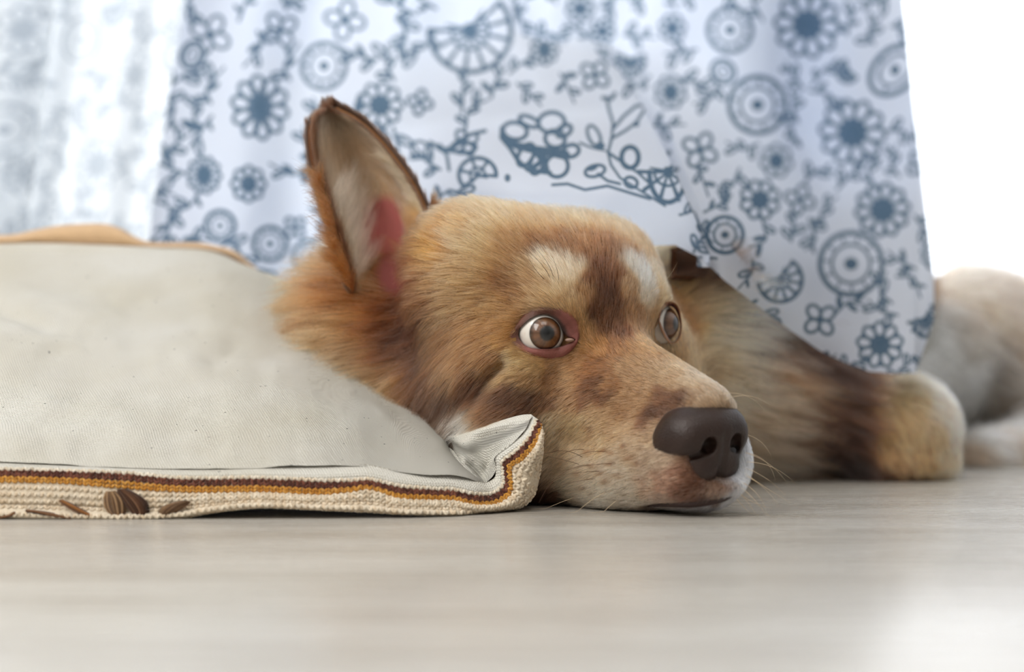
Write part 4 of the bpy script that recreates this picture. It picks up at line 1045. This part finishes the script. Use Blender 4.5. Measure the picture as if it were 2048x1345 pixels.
# whiskers and brow hairs: each one a tapering curved tube
M_wh = simple('whisker_hair', (92, 58, 36), .4, .5)
M_whp = simple('pale_whisker', (226, 200, 166), .35, .5)
def whisker(p0, d0, d1, ln, r, mat, name='whisker'):
    s = np.linspace(0, 1, 10)[:, None]
    d0 = nrm(d0); d1 = nrm(d1)
    dirs = nrm(d0 * (1 - s) + d1 * s)
    pts = np.concatenate([[p0], p0 + np.cumsum(dirs[:-1] * ln / 9, 0)])
    pts[:, 2] = np.maximum(pts[:, 2], .0008)
    V, F = tube(pts, r * (1 - .85 * s[:, 0]), 5)
    return mesh_obj(name, V, F, mat, dog)
def im(a, out=0.0):
    a = math.radians(a); return np.array([math.cos(a), -out, math.sin(a)])
WH = [ # photo start, start angle, end angle, length mm, towards camera, pale
 (1215,905,172,235,34,.5,0),(1225,928,178,200,30,.6,0),(1180,930,184,250,36,.5,0),(1165,915,150,215,30,.6,0),(1200,943,180,190,28,.6,0),(1190,958,184,200,26,.5,0),(1160,930,160,170,24,.7,0),(1150,995,196,205,26,.6,1),(1210,985,205,230,26,.5,1),(1235,1000,215,235,22,.5,1),(1170,900,176,260,30,.5,0),(1120,900,200,150,20,.6,0),
 (1482,868,-10,-75,22,-.2,1),(1484,905,-15,-60,30,-.2,1),(1480,905,-5,-85,26,-.1,1),(1486,935,-20,-50,26,-.2,1),(1486,950,-25,-60,24,-.2,1),(1484,965,-30,-80,22,-.2,1),(1482,975,-40,-60,22,-.1,1),(1478,985,-45,-70,18,-.1,1),(1470,995,-50,-40,14,0,1),(1484,925,0,-50,32,-.3,1),(1450,800,20,-40,26,-.4,1),(1440,790,10,-60,30,-.4,1),(1486,945,-35,-30,28,-.1,1),(1480,990,-35,-10,18,0,1),
 (1108,560,105,140,20,.5,0),(1100,555,120,150,22,.5,0),(1090,560,140,110,18,.6,0),(1118,565,95,120,16,.6,0),(1300,585,30,70,22,.4,1),(1350,560,40,15,36,.1,1),(1360,545,50,10,30,.1,1),(1335,570,45,30,26,.2,0)]
for px, py, a0, a1, ln, toc, pale in WH:
    p, n = hit(px, py)
    if p is None:
        d = .765 if py > 760 else .83
        r = BT.find_nearest(Vector(at(px, py, d))); p = np.array(r[0])
    whisker(p, im(a0, toc), im(a1, toc * .3), ln / 1000, .00017 if not pale else .00013, M_whp if pale else M_wh)

# ------------------------------------------------------------------ cushion (canvas front, striped knit edge)
cushion = empty('cushion', (-.17, .86, 0))
tag(cushion, 'cream canvas cushion with brown and orange striped knit edge beside the dog', 'cushion')
def weave_mat(name, rgb, fu, fv, dist, var=.06):
    """plain weave: u/v thread waves in relief, flecks of colour"""
    m, nt, out = mat_new(name); L = nt.links.new
    p = N(nt, 'BsdfPrincipled'); p.inputs['Roughness'].default_value = .9; p.inputs['Specular IOR Level'].default_value = .1; p.inputs['Sheen Weight'].default_value = .15
    a = N(nt, 'Attribute'); a.attribute_name = 'fab'; sx = N(nt, 'SeparateXYZ'); L(a.outputs['Vector'], sx.inputs[0])
    def M(op, x, y=None):
        n = N(nt, 'Math', operation=op)
        for i, q in enumerate((x, y)):
            if q is None: continue
            if isinstance(q, (int, float)): n.inputs[i].default_value = q
            else: L(q, n.inputs[i])
        return n.outputs[0]
    U = M('MULTIPLY', sx.outputs[0], fu); V = M('MULTIPLY', sx.outputs[1], fv)
    su = M('SINE', U); sv = M('SINE', V)
    h = M('MULTIPLY', su, sv)                       # over-under checker of a plain weave
    au = M('ABSOLUTE', M('SINE', M('MULTIPLY', U, .5))); avv = M('ABSOLUTE', M('SINE', M('MULTIPLY', V, .5)))
    h2 = M('ADD', M('MULTIPLY', h, .5), M('MULTIPLY', au, avv))
    b = N(nt, 'Bump'); b.inputs['Distance'].default_value = dist; b.inputs['Strength'].default_value = 1
    L(h2, b.inputs['Height'])
    tc = N(nt, 'TexCoord'); nz = N(nt, 'TexNoise'); nz.inputs['Scale'].default_value = 24; nz.inputs['Detail'].default_value = 3
    L(tc.outputs['Object'], nz.inputs['Vector'])
    b2 = N(nt, 'Bump'); b2.inputs['Distance'].default_value = .006; b2.inputs['Strength'].default_value = .35
    L(nz.outputs['Fac'], b2.inputs['Height']); L(b2.outputs['Normal'], b.inputs['Normal']); L(b.outputs['Normal'], p.inputs['Normal'])
    nf = N(nt, 'TexNoise'); nf.inputs['Scale'].default_value = 420; nf.inputs['Detail'].default_value = 1
    L(tc.outputs['Object'], nf.inputs['Vector'])
    fl = N(nt, 'ValToRGB'); fl.color_ramp.elements[0].position = .20; fl.color_ramp.elements[0].color = tuple(lin(np.array(rgb) * .55)) + (1,)
    fl.color_ramp.elements[1].position = .235; fl.color_ramp.elements[1].color = tuple(lin(rgb)) + (1,)
    L(nf.outputs['Fac'], fl.inputs['Fac'])
    mx = N(nt, 'Mix'); mx.data_type = 'RGBA'; mx.blend_type = 'MULTIPLY'
    mx.inputs[0].default_value = 1
    cr2 = N(nt, 'ValToRGB'); cr2.color_ramp.elements[0].color = (1 - var * 2, 1 - var * 2.4, 1 - var * 3.4, 1); cr2.color_ramp.elements[1].color = (1, 1, 1, 1)
    cr2.color_ramp.elements[0].position = .3; cr2.color_ramp.elements[1].position = .65
    n3 = N(nt, 'TexNoise'); n3.inputs['Scale'].default_value = 14; n3.inputs['Detail'].default_value = 4; L(tc.outputs['Object'], n3.inputs['Vector']); L(n3.outputs['Fac'], cr2.inputs['Fac'])
    th = N(nt, 'MapRange'); th.inputs['From Min'].default_value = -.5; th.inputs['From Max'].default_value = 1.2; th.inputs['To Min'].default_value = .86; th.inputs['To Max'].default_value = 1.03
    L(h2, th.inputs['Value'])
    L(fl.outputs['Color'], mx.inputs[6]); L(cr2.outputs['Color'], mx.inputs[7])
    hs = N(nt, 'HueSaturation'); L(mx.outputs[2], hs.inputs['Color']); L(th.outputs['Result'], hs.inputs['Value'])
    L(hs.outputs['Color'], p.inputs['Base Color']); L(p.outputs[0], out.inputs['Surface'])
    return m
M_canvas = weave_mat('cream_canvas', (238, 235, 226), 2 * math.pi / .0014, 2 * math.pi / .0014, .0004)
M_knitb = simple('cream_knit', (226, 212, 190), .95, .05, noise=(300, .12), bump=(1300, .0007), sheen=.2)
M_tan = simple('tan_knit_back', (214, 180, 142), .95, .05, noise=(200, .12), bump=(900, .0008), sheen=.2)
def fab_uv(G):
    """arc-length coordinates over a grid in metres"""
    du = np.linalg.norm(np.diff(G, axis=1), axis=2); dv = np.linalg.norm(np.diff(G, axis=0), axis=2)
    U = np.concatenate([np.zeros((G.shape[0], 1)), np.cumsum(du, 1)], 1); V = np.concatenate([np.zeros((1, G.shape[1])), np.cumsum(dv, 0)], 0)
    return np.stack([U, V], -1).reshape(-1, 2)
top = [(-620,520,1.0),(-300,510,.99),(-80,506,.985),(60,503,.985),(200,505,.985),(340,508,.98),(450,520,.97),(560,566,.955),(650,640,.93),(730,730,.89),(800,790,.862),(860,852,.835),(915,915,.806),(948,948,.792),(966,962,.786)]
hem = [(-640,921,.760),(-340,921,.758),(-80,922,.757),(100,930,.757),(250,936,.757),(400,937,.757),(520,936,.758),(630,934,.759),(720,931,.760),(790,942,.762),(850,950,.764),(900,950,.767),(930,955,.771),(950,962,.775),(964,966,.780)]
NR = 9
rows = []
for i in range(NR):
    w_ = i / (NR - 1)                                # 0 at the back edge, 1 at the seam
    r = []
    for j, (a, b) in enumerate(zip(top, hem)):
        a = np.array(a); b = np.array(b); p = a * (1 - w_) + b * w_
        span = max(0, 1 - max(0, j - 1) / 14.0)
        p[2] = b[2] + (a[2] - b[2]) * (1 - w_) ** 1.15 - .012 * math.sin(math.pi * w_) * span
        p[0] += 22 * math.sin(math.pi * w_) * (span if j > 5 else .3) * (.4 if j < 9 else 1)
        r.append(p)
    rows.append(r)
back = [[(a[0], a[1] + 5, a[2] + .010) for j, a in enumerate(top)], [(a[0] - (0 if j < 6 else 8), a[1] + 16, a[2] + .022) for j, a in enumerate(top)], [(a[0] - (0 if j < 6 else 20), a[1] + 70, a[2] + .045) for j, a in enumerate(top)], [(a[0] - (0 if j < 6 else 20), 720 + .074 / (a[2] + .05) * FPX, a[2] + .05) for j, a in enumerate(top)]]
rows = back[::-1] + rows
net = loft(rows, 360, 300)
G = atv(net)
# soft creases and dents of the canvas
Nn = nrm(np.cross(np.gradient(G, axis=1), np.gradient(G, axis=0))); Nn = np.where(Nn[..., 1:2] > 0, -Nn, Nn)
X_, Y_ = net[..., 0], net[..., 1]
fade = np.clip((Y_ - 515) / 60, 0, 1) * np.clip((965 - Y_) / 60, 0, 1)
def crease(x0, y0, x1, y1, wid, amp):
    t = np.clip(((X_ - x0) * (x1 - x0) + (Y_ - y0) * (y1 - y0)) / ((x1 - x0) ** 2 + (y1 - y0) ** 2), 0, 1)
    d = np.hypot(X_ - x0 - t * (x1 - x0), Y_ - y0 - t * (y1 - y0))
    return amp * np.exp(-(d / wid) ** 2) * np.sin(np.pi * np.clip(t, .08, .92))
disp = .0026 * vnoise(np.stack([X_ / 190, Y_ / 120, 0 * X_], -1), 1, 3, 3) + .0012 * vnoise(np.stack([X_ / 60, Y_ / 45, 0 * X_], -1), 1, 5, 2)
disp += crease(-60, 600, 130, 665, 16, -.004) + crease(-60, 560, 260, 640, 22, .0022) + crease(60, 720, 170, 690, 14, -.0022) + crease(300, 560, 520, 540, 12, .002) + crease(250, 545, 520, 530, 9, -.0015)
disp += crease(380, 760, 520, 650, 20, -.002) + crease(-40, 830, 200, 850, 24, -.0025) + crease(560, 600, 700, 740, 18, .0018) + crease(700, 790, 820, 880, 16, .002) + crease(560, 880, 760, 900, 14, -.0012) + crease(-40, 520, 300, 530, 8, -.0016)
G = G + Nn * (disp * fade)[..., None]
mesh_obj('canvas_cover', G.reshape(-1, 3), grid_faces(*G.shape[:2]), M_canvas, cushion, uv=fab_uv(G))
# closed left end of the cushion
c0 = G[:, 0]; c1 = c0.copy(); c1[:, 2] = .002
cap = np.concatenate([c0, c1]); nc = len(c0); ii = np.arange(nc - 1)
mesh_obj('end_panel', cap, np.stack([ii, ii + 1, ii + 1 + nc, ii + nc], 1), M_knitb, cushion)
# corner of the cushion turned up against the cheek
flap = [
 [(905,900,.835),(890,872,.830),(905,872,.815),(950,858,.804),(1000,842,.795),(1040,831,.790),(1062,829,.788)],
 [(905,900,.835),(893,876,.822),(912,876,.806),(955,864,.797),(1003,850,.789),(1040,839,.786),(1064,834,.785)],
 [(905,920,.830),(905,890,.818),(925,892,.806),(962,880,.799),(1004,866,.790),(1036,852,.785),(1060,840,.783)],
 [(920,940,.828),(925,915,.820),(943,912,.809),(970,900,.801),(1000,884,.791),(1026,872,.785),(1050,860,.781)],
 [(935,955,.822),(942,938,.818),(955,932,.810),(974,920,.802),(991,908,.793),(1006,898,.787),(1022,890,.782)],
 [(945,968,.810),(955,958,.808),(966,950,.803),(976,938,.797),(984,925,.791),(988,917,.787),(991,914,.785)],
 [(955,975,.797),(964,970,.795),(974,964,.792),(984,955,.789),(990,945,.787),(992,937,.786),(991,930,.785)],
]
flap = [[(x, y, min(d, .797) if x >= 915 and i >= 1 else d) for x, y, d in r] for i, r in enumerate(flap)]
Gf = atv(loft(flap, 120, 110))
mesh_obj('corner_flap', Gf.reshape(-1, 3), grid_faces(*Gf.shape[:2]), M_canvas, cushion, uv=fab_uv(Gf))
# edge band: seam -> cream hem -> brown -> orange -> cream knit -> floor
ED = [ # S, B0, B1, O, K  (x, y) per station
 ((-640,921),(-640,937),(-640,951),(-640,965),(-640,1038)),((-80,922),(-80,938),(-80,952),(-80,966),(-80,1038)),((0,926),(0,940),(0,953),(0,967),(0,1038)),((125,931),(125,943),(125,956),(125,970),(125,1041)),
 ((250,936),(250,948),(250,963),(250,980),(250,1041)),((350,938),(350,958),(350,972),(350,985),(350,1036)),((430,938),(430,959),(430,973),(430,986),(430,1022)),((520,936),(520,958),(520,972),(520,985),(520,1013)),
 ((640,934),(640,964),(640,978),(640,990),(640,1017)),((700,931),(700,964),(700,975),(700,985),(700,1020)),((740,931),(740,962),(740,972),(740,980),(740,1022)),((800,944),(800,975),(800,988),(800,997),(800,1025)),
 ((860,951),(860,980),(860,991),(860,1000),(862,1027)),((905,951),(905,982),(905,993),(905,1001),(912,1027)),((948,962),(950,991),(950,1003),(952,1011),(965,1025)),((972,966),(984,990),(990,1001),(996,1008),(1012,1020)),
 ((990,955),(1008,972),(1016,980),(1024,985),(1048,1012)),((991,933),(1008,944),(1015,946),(1024,946),(1070,990)),((991,914),(1007,924),(1016,929),(1028,932),(1080,950)),((1010,897),(1028,908),(1038,914),(1048,919),(1082,925)),
 ((1043,873),(1056,880),(1064,886),(1071,892),(1083,905)),((1056,846),(1070,853),(1077,858),(1081,866),(1084,882)),((1062,830),(1074,838),(1080,845),(1082,852),(1085,866))]
sd = np.interp(np.arange(23), [0, 7, 11, 14, 15, 16, 17, 18, 19, 20, 21, 22], [.757, .759, .763, .775, .780, .784, .785, .785, .783, .781, .784, .787])
rows = [[] for _ in range(8)]
for j, (S, B0, B1, O, K) in enumerate(ED):
    d = sd[j]; front = -.0055 if j < 15 else -.002
    rows[0].append((S[0], S[1] - 1, d + .001))
    rows[1].append((*((np.array(S) * .5 + np.array(B0) * .5)), d + front * .9))
    rows[2].append((*B0, d + front)); rows[3].append((*B1, d + front - .0005)); rows[4].append((*O, d + front - .0005))
    mid = np.array(O) * .45 + np.array(K) * .55
    rows[5].append((*mid, d + front - .001)); rows[6].append((*K, d + .002 + (.003 if j < 15 else .006)))
    rows[7].append((K[0], 720 + .0735 / (d + .16) * FPX, d + .16) if j < 14 else (K[0] - 3 * (j - 13), K[1] - 4, d + .03))
EN = np.array(rows, float)
def edge(u, v):
    """u station 0..22, v row 0..7 -> world point"""
    A = cr(np.swapaxes(EN, 0, 1), u)                   # (n, 8, 3)
    out_ = np.zeros((len(u), 3))
    Ae = np.concatenate([2 * A[:, :1] - A[:, 1:2], A, 2 * A[:, -1:] - A[:, -2:-1]], 1)
    v = np.clip(v, 0, 7 - 1e-6); i = np.floor(v).astype(int); f = (v - i)[:, None]; r = np.arange(len(u))
    p0, p1, p2, p3 = Ae[r, i], Ae[r, i + 1], Ae[r, i + 2], Ae[r, i + 3]
    return atv(.5 * (2 * p1 + (-p0 + p2) * f + (2 * p0 - 5 * p1 + 4 * p2 - p3) * f * f + (-p0 + 3 * p1 - 3 * p2 + p3) * f ** 3))
def edge_grid(v0, v1, nu, nv):
    u, v = np.meshgrid(np.linspace(0, 22, nu), np.linspace(v0, v1, nv))
    return edge(u.ravel(), v.ravel()).reshape(nv, nu, 3)
Gh = edge_grid(0, 2.0, 400, 20)
mesh_obj('hem_band', Gh.reshape(-1, 3), grid_faces(20, 400), M_canvas, cushion, uv=fab_uv(Gh))
Gk = edge_grid(2.0, 7, 400, 50)
mesh_obj('knit_edge', Gk.reshape(-1, 3), grid_faces(50, 400), M_knitb, cushion)
# knit stitches: V-shaped pairs of yarn lobes set along the edge
lat, lon = 5, 7
u_, v_ = np.meshgrid(np.linspace(0, math.pi, lat), np.linspace(0, 2 * math.pi, lon, endpoint=False), indexing='ij')
SPH = np.stack([np.cos(u_), np.sin(u_) * np.cos(v_), np.sin(u_) * np.sin(v_)], -1).reshape(-1, 3); SPF = grid_faces(lat, lon, wrap=True)
uu = np.linspace(0, 22, 1500); pp = edge(uu, np.full(1500, 3.0)); arc = np.concatenate([[0], np.cumsum(np.linalg.norm(np.diff(pp, axis=0), axis=1))])
pitch = .0031
us = np.interp(np.arange(.001, arc[-1] - .001, pitch), arc, uu)
def stitches(name, vrow, hv, mat_, cols, label=None, size=1.0, amp=1.0):
    n = len(us); mb_ = MB()
    P0 = edge(us, np.full(n, vrow)); Pu = edge(np.minimum(us + .02, 22), np.full(n, vrow)); Pv = edge(us, np.full(n, vrow + .05))
    T = nrm(Pu - P0); B = nrm(Pv - P0); B = nrm(B - T * (B * T).sum(1, keepdims=True)); Nm = np.cross(T, B); Nm = np.where(Nm[:, 1:2] > 0, -Nm, Nm)
    Vs, Cs = [], []
    for s_ in (-1, 1):
        ax = nrm(B * 1.0 + T * (.75 * s_) + rng.normal(0, .06, (n, 3)))          # long axis of the lobe
        wd = nrm(np.cross(Nm, ax)); sz = rng.uniform(.9, 1.1, (n, 1))
        c0 = P0 + T * (s_ * pitch * .27) + Nm * .0002 + rng.normal(0, .00008, (n, 3))
        lobe = (SPH[None, :, 0:1] * ax[:, None] * (hv * .62) * sz[:, None] + SPH[None, :, 1:2] * wd[:, None] * (pitch * .27 * size) + SPH[None, :, 2:3] * Nm[:, None] * (.0008 * amp))
        Vs.append(c0[:, None] + lobe)
        c = cols[rng.integers(0, len(cols), n)] * rng.uniform(.85, 1.12, (n, 1)); Cs.append(np.repeat(c[:, None], len(SPH), 1))
    V = np.concatenate(Vs).reshape(-1, 3); C = np.concatenate(Cs).reshape(-1, 3); m = 2 * n
    F = (SPF[None] + (np.arange(m) * len(SPH))[:, None, None]).reshape(-1, 4)
    o = mesh_obj(name, V, F, mat_, cushion, color=C); tag(o, label, kind='stuff'); return o
M_yarn = simple('yarn', (200, 180, 150), .95, .05, attr=True, bump=(2600, .0004), sheen=.25)
CR = lin([(232, 220, 200), (222, 206, 182), (236, 226, 208)]); BR = lin([(104, 62, 48), (122, 74, 58), (84, 48, 38)]); OR_ = lin([(206, 146, 62), (190, 130, 54), (216, 160, 80)])
stitches('hem_stitches', 1.80, .0022, M_yarn, CR, 'cream knit rib above the brown stripe')
stitches('brown_stripe', 2.28, .0022, M_yarn, BR, 'dark brown knitted stripe'); stitches('brown_stripe', 2.74, .0022, M_yarn, BR, 'dark brown knitted stripe')
stitches('orange_stripe', 3.26, .0022, M_yarn, OR_, 'mustard orange knitted stripe'); stitches('orange_stripe', 3.76, .0020, M_yarn, OR_, 'mustard orange knitted stripe')
for vr in (4.25, 4.58, 4.9, 5.2, 5.5, 5.8): stitches('knit_stitches', vr, .0026, M_yarn, CR * np.array([.97, .93, .88]))
# machine seam: dashed grey stitches pulled into the canvas
mb = MB(); ua = np.interp(np.arange(.002, arc[-1], .0024), arc, uu)
for a0 in ua:
    q = edge(np.linspace(a0, min(22, a0 + .14 * (1 if a0 < 10 else .6)), 4), np.full(4, .02)); q[:, 1] -= .0006
    V, F = tube(q, .00016, 5); mb.add(V, F)
o = mb.build('seam_stitches', simple('grey_thread', (196, 190, 176), .9, .1), cushion); tag(o, kind='stuff')
# far side: hem band and rolled tan knit edge behind the canvas
hb_rows = [[(x, y, .985) for x, y in ((-620,521),(-160,508),(-80,507),(60,504),(200,506),(340,509),(450,521),(545,560))],
           [(x, y, .987) for x, y in ((-620,512),(-160,500),(-80,499),(60,494),(200,496),(330,500),(440,512),(530,553))],
           [(x, y, .995) for x, y in ((-620,506),(-160,494),(-80,493),(60,488),(190,491),(300,496),(420,503),(515,546))],
           [(x, y, 1.01) for x, y in ((-620,530),(-160,520),(-80,520),(60,520),(200,520),(330,520),(430,530),(515,560))]]
Gb = atv(loft(hb_rows, 120, 24)); mesh_obj('far_hem_band', Gb.reshape(-1, 3), grid_faces(24, 120), M_canvas, cushion, uv=fab_uv(Gb))
xs = [(-620,500,492),(-160,486,478),(-60,488,474),(20,488,473),(70,486,463),(110,487,455),(150,489,451),(205,491,450),(240,492,459),(270,494,476),(300,496,488),(345,497,489),(395,499,489),(430,503,495),(470,516,506),(515,547,542)]
tk = [[(x, b + 6, .996) for x, b, t in xs], [(x, b * .8 + t * .2, .992) for x, b, t in xs], [(x, b * .35 + t * .65, .992) for x, b, t in xs], [(x, t, .999) for x, b, t in xs], [(x, t * .8 + b * .2, 1.012) for x, b, t in xs], [(x, b + 60, 1.03) for x, b, t in xs], [(x, b + 250, 1.06) for x, b, t in xs]]
Gt = atv(loft(tk, 200, 50)); o = mesh_obj('rolled_knit_edge', Gt.reshape(-1, 3), grid_faces(50, 200), M_tan, cushion); tag(o, 'tan knit side of the cushion rolled up behind the canvas')
# embroidered yarn leaves on the knit edge: bundles of strands
def yarn_leaf(pts, wid, cols, nst=13):
    mb_ = MB(); pts = np.array(pts, float)
    for k in range(nst):
        a = (k / (nst - 1) - .5)
        t = np.linspace(0, 1, 8); c = cr(pts, t * (len(pts) - 1))
        off = a * wid * np.sin(np.pi * (t * .8 + .12))
        c = c + np.stack([off, 0 * off, 0 * off], -1); c[:, 2] -= .0012 * (1 - (2 * a) ** 2) + rng.random() * .0004
        V, F = tube(atv(c), .00062, 6); mb_.add(V, F, cols[rng.integers(0, len(cols))] * rng.uniform(.6, 1.35))
    return mb_.build('yarn_leaf', M_yarn, cushion)
DK = lin([(92, 62, 44), (72, 48, 36), (120, 86, 60)]); MD = lin([(120, 92, 66), (150, 120, 88), (98, 72, 52)])
yarn_leaf([(222,984,.7495),(228,1000,.7485),(232,1020,.7485),(238,1037,.750)], 42, MD)
yarn_leaf([(244,980,.7495),(264,998,.7485),(278,1018,.7485),(282,1039,.750)], 44, DK)
yarn_leaf([(122,1002,.7485),(140,1012,.748),(162,1024,.748),(190,1036,.7495)], 15, lin([(150, 100, 56), (92, 60, 40)]), 8)
yarn_leaf([(56,1022,.748),(80,1026,.7478),(105,1031,.7478),(140,1037,.749)], 26, DK, 12)
yarn_leaf([(372,1004,.7490),(352,1012,.7485),(338,1022,.7485),(322,1036,.750)], 40, MD, 16)
yarn_leaf([(30,1026,.748),(20,1031,.7478),(0,1036,.749)], 12, DK, 7)
